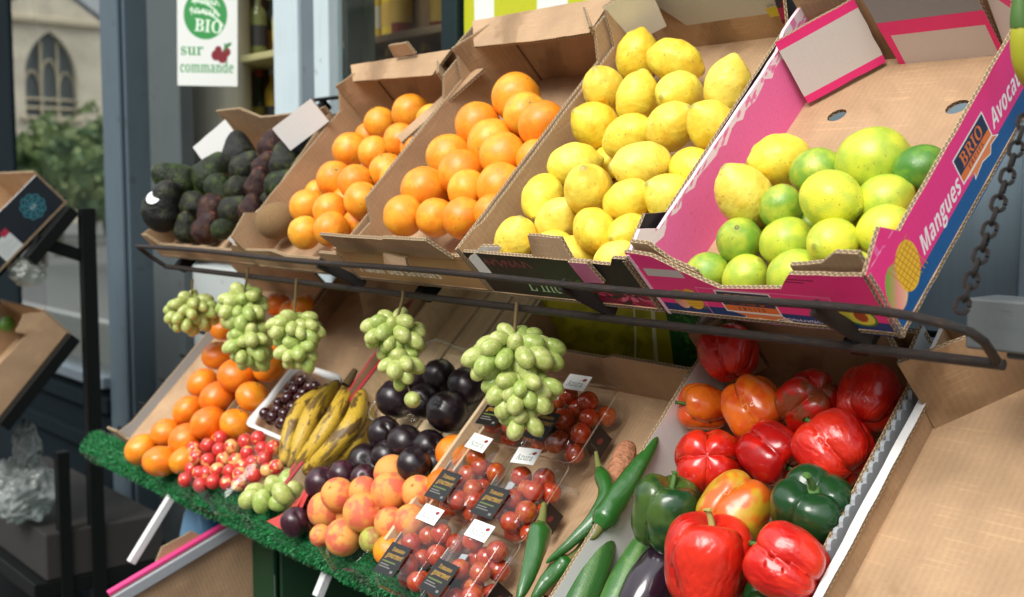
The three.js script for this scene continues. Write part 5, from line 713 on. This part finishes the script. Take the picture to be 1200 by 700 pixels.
{ // tomato packs
  const tomMaps = ballTex(256, (x, y, z) => { const l = fbm(x * 2, y * 2, z * 2, 3), c = mix([0.44, 0.035, 0.009], [0.48, 0.085, 0.014], sm(-0.1, 0.3, l)); return [...mix(c, [0.12, 0.10, 0.02], scar(x, y, z, 0.12)), 0.5]; });
  const tomM = [phys({ map: tomMaps[0], roughness: 0.18, clearcoat: 0.6, clearcoatRoughness: 0.08 })]; tomM.push(tint(tomM[0], 1, 1.5, 1), tint(tomM[0], 0.85, 0.8, 0.8));
  const brand = std({ roughness: 0.4, map: canvasTex(256, 150, (g, w, h) => { g.fillStyle = '#e9eae6'; g.fillRect(0, 0, w, h); g.fillStyle = '#3b5a52'; g.font = '74px serif'; g.fillText('Azura', 36, 116, 180); g.fillStyle = '#8e1c22'; g.beginPath(); g.ellipse(205, 44, 22, 15, -0.3, 0, 7); g.fill(); g.strokeStyle = '#3b5a52'; g.lineWidth = 4; g.beginPath(); g.moveTo(150, 62); g.quadraticCurveTo(180, 44, 200, 30); g.stroke(); grain(g, w, h, 400, 0.05); }) });
  const gour = std({ roughness: 0.35, map: canvasTex(256, 256, (g, w, h) => { g.fillStyle = '#141312'; g.fillRect(0, 0, w, h); g.fillStyle = '#b58a2c'; g.font = 'italic bold 46px serif'; g.fillText('Tomates', 50, 66, 160); g.font = 'italic bold 60px serif'; g.fillText('gourmet', 30, 122, 200); g.fillStyle = '#5d6a34'; g.fillRect(24, 150, 170, 12); g.fillStyle = '#77756d'; g.fillRect(24, 178, 110, 8); g.fillRect(24, 198, 140, 8); g.fillRect(190, 214, 30, 20); grain(g, w, h, 500, 0.06); }) });
  const eco = std({ roughness: 0.4, map: canvasTex(128, 256, (g, w, h) => { g.fillStyle = '#cfd6d0'; g.fillRect(0, 0, w, h); g.fillStyle = '#2a7a50'; g.beginPath(); g.arc(64, 64, 48, 0, 7); g.fill(); g.fillStyle = '#dfe8e0'; g.font = 'bold 44px sans-serif'; g.textAlign = 'center'; g.fillText('BIO', 64, 80); g.fillStyle = '#8b918e'; for (let i = 0; i < 6; i++) g.fillRect(16, 144 + i * 16, rr(50, 96), 7); }) });
  const sidel = std({ roughness: 0.3, map: canvasTex(128, 128, (g, w, h) => { g.fillStyle = '#1c1517'; g.fillRect(0, 0, w, h); g.fillStyle = '#6f2227'; g.beginPath(); g.ellipse(66, 56, 14, 20, 0.6, 0, 7); g.fill(); g.fillStyle = '#4a3f3c'; g.fillRect(20, 96, 70, 6); }) });
  const card = std({ color: C(0.42, 0.44, 0.46), roughness: 0.7 });
  const W = 0.0475, D = 0.057, bodyG = shell([[W * 0.86, D * 0.88, 0], [W * 0.9, D * 0.92, 0.004], [W, D, 0.042], [W + 0.003, D + 0.003, 0.043], [W + 0.003, D + 0.003, 0.0455]], 0.012, 4, true, false, 0.0006), lidG = shell([[W + 0.002, D + 0.002, 0.046], [W - 0.001, D - 0.001, 0.048], [W - 0.004, D - 0.004, 0.060], [W - 0.012, D - 0.012, 0.064]], 0.012, 4, false, true, 0.0007), rimG = shell([[W + 0.0042, D + 0.0042, 0.0436], [W + 0.0042, D + 0.0042, 0.0452]], 0.013, 4, false, false);
  const flat = (w, h) => new THREE.BoxGeometry(w, 0.0006, h);
  const where = ['behind the big grapes', 'next to the loose oranges', 'at the turf edge next to the wooden crate', 'against the back wall of the tomato crate', 'beside the curved chili', 'at the turf edge under the streaked chili'];
  [[-1.236, 0.262], [-1.234, 0.142], [-1.231, 0.024], [-1.135, 0.262], [-1.133, 0.140], [-1.131, 0.026]].forEach(([X, v], i) => {
    const p = onShelf('tomato_pack', `clear pack of cherry tomatoes ${where[i]}`, 'tomato pack', 'clear tomato packs', X, v + rr(-0.002, 0.002), 0.012, rr(-0.04, 0.04));
    const b = mesh('tray', bodyG, pet, p); mesh('rim', rimG, petEdge, b); const l = mesh('lid', lidG, pet, p);
    const put = (nm, m, w, h, x, z, y = 0.0652, r = 0) => { const q = mesh(nm, flat(w, h), m, l); q.position.set(x, y, z); q.rotation.y = r; return q; };
    put('brand_label', brand, 0.042, 0.024, -0.004 + rr(-0.003, 0.003), -D + 0.011, 0.0655, rr(-0.08, 0.08)); put('black_label', gour, 0.043, 0.044, -0.016, D - 0.03, 0.0658, rr(-0.05, 0.05)); put('green_label', eco, 0.014, 0.03, -W + 0.004, 0.002, 0.0568, 0.0).rotation.z = 0.9;
    const sd = mesh('black_side_label', flat(0.03, 0.034), sidel, b); sd.position.set(W * 0.965 + 0.0022, 0.024, 0.012); sd.rotation.z = -1.46;
    const cd = mesh('card', flat(0.02, 0.04), card, b); cd.position.set(-W + 0.013, 0.038, 0.0); cd.rotation.z = 0.3;
    drops(W * 0.92, D * 0.92, 0.003, 0.03, 0.0138, 15, 0.88).forEach((q, k) => { q.y = Math.min(q.y, 0.045); fruit('cherry_tomato', `cherry tomato in the pack ${where[i]}`, 'tomato', `tomatoes in the pack ${where[i]}`, smooth, tomM[k % 3], intoWorld(p, q), 0.0138 * rr(0.94, 1.06), anyQ()); });
  });
}
{ // plums
  const plumG = blob(26, 20, (x, y, z) => (1 + 0.05 * y * y - 0.05 * Math.exp(-Math.pow(z / 0.1, 2)) * sm(-0.2, 0.3, x)) * (1 - 0.1 * Math.exp(-Math.pow(Math.acos(Math.min(1, y)) / 0.25, 2))) + 0.02 * noise(x * 1.5, y * 1.5, z * 1.5));
  const plMaps = ballTex(256, (x, y, z) => { const l = fbm(x * 2, y * 2, z * 2, 4), bl = sm(0.0, 0.35, l); return [...mix([0.012, 0.005, 0.008], [0.05, 0.032, 0.042], bl * (0.6 + 0.4 * noise(x * 12, y * 12, z * 12))), 0.5 + 0.2 * l]; });
  const pl = phys({ map: plMaps[0], roughness: 0.36, clearcoat: 0.3, clearcoatRoughness: 0.22 }), plR = tint(pl, 2.6, 1.0, 1.5);
  const A = [[515, 441, 18, 0.01], [546, 453, 20, 0.005], [524, 483, 22, 0.005], [463, 468, 20, 0], [497, 471, 19, 0.005], [486, 446, 18, 0]];
  heap(A, L, 0.052).forEach((s, i) => fruit('plum', 'black plum in the clear tray under the tapering grape bunch', 'plum', 'plums in the clear tray', plumG, pl, s.P, s.r, aim(V3(rr(-1, 1), rr(0.2, 1), rr(0, 1)))));
  const B = [[450, 508, 18], [475, 519, 19], [503, 524, 18.5], [428, 541, 19.5], [455, 536, 18], [485, 545, 18], [377, 567, 18.5, 0, 1], [346, 612, 16, 0, 1], [402, 556, 15, 0, 1], [427, 561, 15, 0, 1], [440, 556, 15, -0.02], [510, 545, 15, -0.02], [365, 590, 15, -0.01, 1]];
  heap(B, L, 0.05).forEach((s, i) => fruit('plum', B[i][4] ? 'purple plum tucked beside the apricot pack' : 'loose black plum between the clear tray and the apricots', 'plum', B[i][4] ? 'purple plums by the apricots' : 'loose black plums', plumG, B[i][4] ? plR : pl, s.P, s.r, aim(V3(rr(-1, 1), rr(0.2, 1), rr(0, 1)))));
  const t = onShelf('plum_tray', 'clear plastic tray holding black plums on the wooden slats', 'tray', null, -1.437, 0.262, 0.014, -0.12);
  mesh('body', shell([[0.098, 0.06, 0], [0.105, 0.066, 0.004], [0.112, 0.074, 0.036], [0.118, 0.08, 0.037], [0.118, 0.08, 0.039]], 0.025, 6, true, false, 0.0008), pet, t);
  mesh('rim', shell([[0.119, 0.081, 0.0362], [0.121, 0.083, 0.0375], [0.119, 0.081, 0.039]], 0.026, 6, false, false), petEdge, t);
}
{ // apricots in a clear pack
  const apMaps = [1, 2].map(s => ballTex(256, (x, y, z) => { const l = fbm(x * 1.2 + s * 4, y * 1.2, z * 1.2, 3), p = noise(x * 40, y * 40, z * 40), c = mix([0.80, 0.34, 0.075], [0.72, 0.15, 0.075], sm(-0.05, 0.25, l)); return [...c.map(v => v * (1 + 0.06 * p)), 0.5 + 0.3 * p]; }));
  const apM = apMaps.map(m => phys({ map: m[0], bumpMap: m[1], bumpScale: 0.0003, roughness: 0.65, sheen: 0.35, sheenColor: C(0.9, 0.6, 0.45), sheenRoughness: 0.5 })), grn = tint(apM[0], 0.5, 1.25, 0.9);
  const apG = blob(24, 18, (x, y, z) => 1 - 0.09 * Math.exp(-Math.pow(Math.acos(Math.min(1, y)) / 0.28, 2)) - 0.035 * Math.exp(-Math.pow(z / 0.12, 2)) * (x > 0 ? 1 : 0));
  const A = [[382, 598, 20], [396, 580, 18, 0.005], [426, 576, 16], [460, 555, 20, 0.005], [457, 576, 20.5, 0.012], [490, 577, 18], [425, 601, 21, 0.012], [457, 613, 17], [481, 611, 18], [402, 630, 20, 0.005], [376, 628, 12], [436, 633, 14, 0, 1], [440, 600, 15, -0.02], [410, 605, 15, -0.02]];
  heap(A, L, 0.055).forEach((s, i) => fruit('apricot', A[i][4] ? 'greenish apricot at the corner of the clear pack' : 'blushed apricot in the clear pack at the turf edge', 'apricot', A[i][4] ? null : 'apricots in the clear pack', apG, A[i][4] ? grn : apM[i % 2], s.P, s.r, i === 5 ? aim(screenDir(120, 1.2)) : anyQ()));
  const t = onShelf('apricot_pack', 'crinkled clear plastic pack around the apricots', 'pack', null, -1.442, 0.066, 0.006, -0.32);
  mesh('body', shell([[0.095, 0.058, 0], [0.108, 0.068, 0.006], [0.116, 0.078, 0.045], [0.118, 0.081, 0.047], [0.113, 0.076, 0.058]], 0.03, 6, true, false, 0.0025), film, t);
  mesh('rim', shell([[0.119, 0.082, 0.0445], [0.121, 0.084, 0.046], [0.119, 0.082, 0.0475]], 0.031, 6, false, false, 0.0008), film, t);
  const net = thing('red_net', 'red net strip twisted over the plums at the turf edge', 'net'), EA = [[312, 611], [328, 604], [341, 594], [351, 582], [360, 567], [368, 550]], EB = [[332, 622], [341, 612], [350, 601], [358, 589], [367, 574], [375, 557]], pos = [], uv = [], idx = []; for (let i = 0; i <= 20; i++) { const t = i / 20 * 5, a = Math.min(4, Math.floor(t)), f = t - a, lp = (q, k) => q[a][k] + (q[a + 1][k] - q[a][k]) * f; for (let k = 0; k <= 8; k++) { const u = k / 8, p = L.at(lp(EA, 0) + (lp(EB, 0) - lp(EA, 0)) * u, lp(EA, 1) + (lp(EB, 1) - lp(EA, 1)) * u, 0.052 + 0.0025 * Math.sin(u * 9 + i * 0.5) + 0.007 * Math.sin(u * 3.1)); pos.push(p.x, p.y, p.z); uv.push(u, t); } } for (let i = 0; i < 20; i++) for (let k = 0; k < 8; k++) { const a = i * 9 + k; idx.push(a, a + 1, a + 9, a + 1, a + 10, a + 9); } const g = bg(pos, uv, idx); mesh('strip', g, phys({ color: C(0.6, 0.035, 0.03), roughness: 0.4, transmission: 0.2, side: THREE.DoubleSide }), net);
}
{ // pale cherries in a clear bag, dark cherries in a white tray
  const chMaps = [1, 2].map(s => ballTex(128, (x, y, z) => { const l = fbm(x * 1.1 + s * 3, y * 1.1, z * 1.1, 2); return [...mix([0.60, 0.035, 0.03], [0.80, 0.42, 0.14], sm(0.0, 0.22, l + (s - 1.5) * 0.16)), 0.5]; }));
  const chM = chMaps.map(m => phys({ map: m[0], roughness: 0.22, clearcoat: 0.5, clearcoatRoughness: 0.12 })), dk = phys({ color: C(0.035, 0.004, 0.006), roughness: 0.2, clearcoat: 0.6, clearcoatRoughness: 0.1 });
  const A = [[590, 185], [655, 170], [715, 135], [765, 175], [830, 150], [890, 135], [600, 225], [655, 240], [710, 190], [730, 235], [615, 300], [560, 250], [785, 240], [840, 205], [910, 185], [960, 180], [680, 340], [745, 345], [805, 305], [865, 250], [870, 310], [975, 270], [620, 355], [550, 330], [700, 285], [760, 290], [920, 230], [935, 285], [580, 280], [650, 300], [800, 350], [820, 265]].map(([x, y], i) => [80 + x / 4, 480 + y / 4, 8.2, i < 9 ? 0.012 : 0]);
  heap(A, L, 0.045).forEach((s, i) => { const m = fruit('pale_cherry', 'red and yellow cherry in the clear bag beside the clementines', 'cherry', 'pale cherries in the clear bag', smooth, chM[i % 3 ? 0 : 1], s.P, s.r, anyQ()); });
  const t = onShelf('cherry_bag', 'crumpled clear plastic pack around the pale cherries', 'pack', null, -1.855, 0.046, 0.006, -0.18);
  mesh('film', shell([[0.11, 0.045, 0], [0.125, 0.056, 0.008], [0.132, 0.066, 0.035], [0.128, 0.062, 0.05], [0.11, 0.05, 0.058]], 0.03, 6, true, false, 0.003), film, t);
  const tr = onShelf('cherry_tray', 'white rimmed clear box of dark cherries with its lid raised', 'tray', null, -1.772, 0.185, 0.012, -0.05), white = std({ color: C(0.78, 0.78, 0.77), roughness: 0.4 });
  mesh('body', shell([[0.066, 0.052, 0], [0.07, 0.056, 0.004], [0.076, 0.062, 0.036]], 0.014, 5, true, false, 0.0006), pet, tr);
  mesh('rim', shell([[0.076, 0.062, 0.034], [0.084, 0.07, 0.036], [0.085, 0.071, 0.042], [0.078, 0.064, 0.0405], [0.076, 0.062, 0.034]], 0.018, 6, false, false, 0.0012), white, tr);
  const lid = mesh('lid', shell([[0.08, 0.066, 0], [0.076, 0.062, 0.022], [0.06, 0.048, 0.03]], 0.016, 5, false, true, 0.002), pet, tr); lid.position.set(0.012, 0.075, -0.085); lid.rotation.set(1.1, 0.1, 0.1);
  drops(0.066, 0.054, 0.003, 0.03, 0.0108, 60, 0.84).forEach(q => { const m = fruit('dark_cherry', 'dark red cherry in the white rimmed box', 'cherry', 'dark cherries in the box', smooth, dk, intoWorld(tr, q), 0.0108 * rr(0.92, 1.06), anyQ()); });
}
{ // bananas
  const bMaps = texPair(512, 512, (u, v) => { const n = fbm(u * 5, v * 6, 3, 6), n2 = fbm(u * 9, v * 3.5, 9, 5), br = Math.max(sm(0.06, 0.2, n) * 0.95, sm(0.02, 0.22, n2) * 0.85, 0), f = noise(u * 40, v * 70, 2), tip = Math.max(sm(0.93, 0.99, v), sm(0.05, 0.01, v)); let c = mix([0.60, 0.38, 0.03], [0.46, 0.31, 0.03], sm(-0.2, 0.2, f)); c = mix(c, [0.07, 0.03, 0.012], Math.min(1, br * 0.92)); return [...mix(c, [0.05, 0.03, 0.012], tip * 0.8), 0.5 + 0.2 * f - br * 0.2]; });
  const bm = [0, 1, 2].map(i => { const a = phys({ map: bMaps[0].clone(), bumpMap: bMaps[1], bumpScale: 0.0006, roughness: 0.5 }); a.map.offset.set(i * 0.37, 0); a.map.needsUpdate = true; return a; });
  const b = thing('banana_bunch', 'bunch of overripe brown spotted bananas against the red edging', 'bananas');
  const ban = (pts, r) => sweep(pts, t => r * Math.pow(Math.max(0.02, Math.sin(Math.PI * (0.045 + 0.91 * t))), 0.42), 30, 15, (a) => 1 + 0.055 * Math.cos(a * 5));
  [[[378, 458], [352, 482], [340, 512], [333, 546]], [[396, 449], [370, 480], [354, 515], [340, 551]], [[411, 449], [392, 490], [370, 522], [346, 553]], [[424, 460], [413, 497], [388, 528], [358, 553]], [[430, 475], [424, 505], [402, 533], [372, 555]]].forEach((q, i) => { const P = q.map(([x, y], k) => L.at(x, y, [0.05, 0.066, 0.062, 0.046][k] - (i === 4 ? 0.022 : i === 0 ? 0.01 : 0))); mesh('banana', ban(P, 0.0165), bm[i % 3], b); });
  const P = [[405, 452], [412, 441], [416, 434]].map(([x, y]) => L.at(x, y, 0.07)); mesh('crown', sweep(P, t => 0.008 - 0.003 * t, 8, 8), std({ color: C(0.09, 0.06, 0.02), roughness: 0.8 }), b);
  const u = thing('green_banana', 'half green banana hanging beside the pink crate', 'banana'), Q = [[1195, 22], [1198, 50], [1203, 78], [1212, 105]].map(([x, y]) => onX(x, y, -0.555)); mesh('body', sweep(Q, t => 0.0115 * Math.pow(Math.max(0.02, Math.sin(Math.PI * (0.04 + 0.92 * t))), 0.4), 20, 12, a => 1 + 0.05 * Math.cos(a * 5)), phys({ color: C(0.42, 0.42, 0.03), roughness: 0.45 }), u); mesh('stalk', sweep([Q[0].clone().add(V3(0, 0.03, 0)), Q[0], Q[0].clone().lerp(Q[1], 0.3)], t => 0.006 + 0.003 * t, 8, 8), greenStem, u);
}
// ---------------------------------------------------------------- things under the lower rack
{
  const X = -1.98, a = onX(128, 698, X), b = onX(286, 604, X), dz = b.z - a.z, dy = b.y - a.y, ang = Math.atan2(dy, -dz), len = Math.hypot(dy, dz) + 0.05;
  const o = thing('flattened_box', 'brown box with pink edge leaning under the turf strip', 'box'); o.position.copy(a); o.rotation.x = ang;
  const pinkE = std({ color: C(0.7, 0.05, 0.22), roughness: 0.5 }), m = mesh('side_panel', board([[0, -0.24], [len, -0.24], [len, 0], [0, 0]], 0.005), [kraftDark, kraftDark, pinkE], o); m.rotation.y = Math.PI / 2;
  const e = rbox(0.014, 0.007, len, 0.002).translate(-0.003, 0.003, -len / 2); mesh('pink_edge', e, pinkE, o); mesh('grey_edge', rbox(0.008, 0.02, len, 0.002).translate(0.0065, -0.012, -len / 2), greyBoard, o);
  const t = mesh('tab', board([[0.09, 0], [0.19, 0], [0.175, 0.022], [0.115, 0.024]], 0.005), KD, o); t.rotation.y = Math.PI / 2; t.position.x = -0.01;
  const st = thing('low_shelf', 'dark low shelf standing below the lower rack', 'shelf'); mesh('board', rbox(2.0, 0.03, 0.4, 0.004).translate(-1.4, 0.42, -1.16), blackIron, st); for (const x of [-2.35, -0.45]) mesh('leg', rbox(0.03, 0.40, 0.03, 0.003).translate(x, 0.204, -1.16), blackIron, st);
  mesh('upright', rbox(0.05, 0.06, 0.05, 0.004).translate(-2.2, 0.465, -1.0), blackIron, st); mesh('back_board', rbox(2.0, 0.5, 0.015, 0.004).translate(-1.4, 0.685, -1.34), darkTeal, st);
  const w = onX(206, 640, -2.12), bt = thing('water_bottle', 'blue tinted plastic bottle in the shade below the rack', 'bottle'); bt.position.set(w.x, 0.437, w.z - 0.05); mesh('body', new THREE.LatheGeometry([[0, 0], [0.045, 0], [0.05, 0.01], [0.048, 0.09], [0.05, 0.12], [0.048, 0.3], [0.05, 0.36], [0.03, 0.45], [0.015, 0.48], [0.015, 0.51], [0, 0.51]].map(p => new THREE.Vector2(...p)), 24), phys({ color: C(0.25, 0.5, 0.75), roughness: 0.12, transmission: 0.6 }), bt); mesh('cap', new THREE.CylinderGeometry(0.017, 0.017, 0.02, 14).translate(0, 0.515, 0), std({ color: C(0.1, 0.2, 0.6), roughness: 0.4 }), bt);
  const gb = thing('green_crate', 'dark green plastic crate with white lettering under the rack', 'crate'), q = onX(255, 632, -2.05); gb.position.set(q.x, 0.437, q.z - 0.16); const gt = canvasTex(256, 160, (g, W, H) => { g.fillStyle = '#0f3a20'; g.fillRect(0, 0, W, H); g.fillStyle = '#b9c6bd'; g.fillRect(60, 40, 22, 76); g.fillRect(110, 70, 18, 46); g.fillRect(140, 62, 40, 18); g.fillRect(152, 70, 16, 46); grain(g, W, H, 500, 0.08); }); const gm = std({ color: C(0.02, 0.07, 0.03), roughness: 0.5 }); mesh('front_panel', rbox(0.3, 0.5, 0.012, 0.004).translate(0, 0.25, 0.12), [std({ map: gt, roughness: 0.5 })][0], gb); for (const s of [-1, 1]) mesh('side_panel', rbox(0.012, 0.5, 0.22, 0.004).translate(s * 0.144, 0.25, 0), gm, gb);
  const pb = thing('magenta_bag', 'magenta plastic bag with a white card under the rack', 'bag'), k = onX(372, 672, -1.62); pb.position.set(k.x, 0.437, k.z - 0.08); mesh('body', blob(28, 20, (x, y, z) => 0.095 / Math.pow(Math.pow(Math.abs(x), 3) + Math.pow(Math.abs(y) / 1.5, 3) + Math.pow(Math.abs(z), 3), 1 / 3) * (1 + 0.12 * noise(x * 3, y * 3, z * 3))).scale(1, 1.25, 1).translate(0, 0.185, 0), phys({ color: C(0.35, 0.02, 0.14), roughness: 0.35 }), pb); mesh('card', rbox(0.06, 0.07, 0.003, 0.001).translate(-0.01, 0.27, 0.108), whiteBoard, pb);
}
// ---------------------------------------------------------------- neighbouring stall beyond the doorway
{
  const dark = canvasTex(1024, 340, (g, w, h) => { g.fillStyle = '#0b1822'; g.fillRect(0, 0, w, h); g.fillStyle = '#c5ccca'; g.fillRect(330, 150, 190, 170); g.fillStyle = '#a32340'; g.fillRect(455, 120, 66, 52); g.strokeStyle = '#8a9494'; g.lineWidth = 3; for (let i = 0; i < 6; i++) { g.beginPath(); g.moveTo(345, 190 + i * 20); g.lineTo(rr(420, 505), 190 + i * 20); g.stroke(); }
    g.strokeStyle = '#2d7380'; g.lineWidth = 11; for (let i = 0; i < 9; i++) { const a = i / 9 * 6.28; g.beginPath(); g.ellipse(800 + 58 * Math.cos(a), 160 + 58 * Math.sin(a), 52, 30, a + 0.8, 0, 7); g.stroke(); } g.strokeStyle = '#9aa8a2'; g.lineWidth = 4; squig(g, 774, 176, 52, 26, 3); g.lineWidth = 8; squig(g, 60, 290, 170, 36, 5); grain(g, w, h, 3500, 0.09); });
  const c = crate('dark_printed_crate', 'black printed crate with blue rosette and white label on the next stall', U, -3.36, -3.0, -0.16, 0.305), w = c.w / 2, d = c.dep;
  c.base(K); c.side(1, [[0, 0], [d, 0], [d, 0.1], [0, 0.1]], [printed(dark, 0, 0, d, 0.1), whiteBoard, whiteBoard]); c.side(-1, [[0, 0], [d, 0], [d, 0.1], [0, 0.1]], K); c.end(0.003, [[-w, 0], [w, 0], [w, 0.07], [-w, 0.07]], K); c.end(d - 0.003, [[-w, 0], [w, 0], [w, 0.11], [-w, 0.11]], K);
  const e = crate('kraft_crate', 'plain brown crate on the lower tier of the next stall', L, -3.34, -2.99, -0.12, 0.34), we = e.w / 2, de = e.dep;
  e.base(K); e.side(1, [[0, 0], [de, 0], [de, 0.1], [de - 0.04, 0.135], [de - 0.085, 0.12], [de - 0.07, 0.095], [0, 0.095]], KR); e.side(-1, [[0, 0], [de, 0], [de, 0.1], [0, 0.1]], K); e.end(0.003, [[-we, 0], [we, 0], [we, 0.07], [-we, 0.07]], K); e.end(de - 0.003, [[-we, 0], [we, 0], [we, 0.11], [-we, 0.11]], K);
  const veg = heap([[2, 372, 9], [8, 380, 8], [-6, 382, 9]], L, 0.06); veg.forEach((s, i) => fruit('lime', 'bright green lime in the plain brown crate of the next stall', 'lime', 'limes of the next stall', limeG[0], limeM[2], s.P, s.r, anyQ()));
  const r = rack(U, -4.4, -3.0, 'black rack of the next stall beyond the doorway', 0.03, 0.3, true); r.position.copy(U.S).multiplyScalar(-0.16);
  const r2 = rack(L, -4.4, -2.98, 'lower black rack of the next stall', 0.02, 0.3, false); r2.position.copy(L.S).multiplyScalar(-0.12);
  const f = thing('stall_frame', 'black metal frame carrying the racks of the next stall', 'frame');
  const T = onX(88, 244, -2.98), Bm = onX(98, 480, -2.98);
  mesh('upright', barGeo(V3(-2.96, 0, T.z - 0.02), V3(-2.96, T.y, T.z - 0.02), 0.035, 0.03, V3(1, 0, 0)), blackIron, f); mesh('upright', barGeo(V3(-2.96, 0, -0.98), V3(-2.96, 0.86, -0.98), 0.03, 0.03, V3(1, 0, 0)), blackIron, f);
  mesh('arm', barGeo(onX(34, 306, -2.965), onX(84, 246, -2.965), 0.03, 0.04, V3(1, 0, 0)), blackIron, f); mesh('arm', barGeo(onX(40, 282, -2.97), onX(96, 300, -2.97), 0.03, 0.025, V3(1, 0, 0)), blackIron, f); mesh('arm', barGeo(onX(2, 500, -2.97), onX(86, 395, -2.97), 0.03, 0.035, V3(1, 0, 0)), blackIron, f);
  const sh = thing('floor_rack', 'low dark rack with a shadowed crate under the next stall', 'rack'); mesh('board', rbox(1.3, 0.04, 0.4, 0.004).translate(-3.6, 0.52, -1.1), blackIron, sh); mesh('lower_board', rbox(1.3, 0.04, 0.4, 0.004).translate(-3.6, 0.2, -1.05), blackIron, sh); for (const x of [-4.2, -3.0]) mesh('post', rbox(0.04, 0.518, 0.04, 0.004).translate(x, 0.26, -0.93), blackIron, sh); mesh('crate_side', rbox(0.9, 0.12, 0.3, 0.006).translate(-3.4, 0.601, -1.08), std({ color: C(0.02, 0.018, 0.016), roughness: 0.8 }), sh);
  const bag = thing('plastic_bag', 'crumpled pale plastic bag lying on the dark crate of the next stall', 'bag'), P = onX(28, 596, -3.1); bag.position.set(P.x, 0.662, P.z); const bagM = phys({ color: C(0.6, 0.66, 0.64), roughness: 0.2, transmission: 0.7 });
  mesh('body', blob(44, 30, (x, y, z) => 0.085 * (1 + 0.35 * noise(x * 2, y * 2, z * 2) + 0.34 * Math.abs(noise(x * 3.4, y * 3.4, z * 3.4))) * (y < 0 ? 1 - 0.3 * -y : 1)).translate(0, 0.07, 0), bagM, bag); mesh('knot', blob(20, 14, (x, y, z) => 0.035 * (1 + 0.4 * noise(x * 4, y * 4, z * 4))).scale(1, 1.6, 1).translate(0.04, 0.2, 0.0), bagM, bag);
  const sk = thing('plastic_sack', 'clear crinkled sack hanging below the dark printed crate', 'bag'), S = onX(32, 318, -3.02); sk.position.copy(S); mesh('body', blob(40, 26, (x, y, z) => 0.04 * (1 + 0.3 * noise(x * 3, y * 3, z * 3 + 5) + 0.2 * Math.abs(noise(x * 5, y * 5, z * 5)))).scale(1, 0.8, 1), phys({ color: C(0.75, 0.8, 0.74), roughness: 0.2, transmission: 0.8 }), sk);
}
renderer.render(scene, camera);
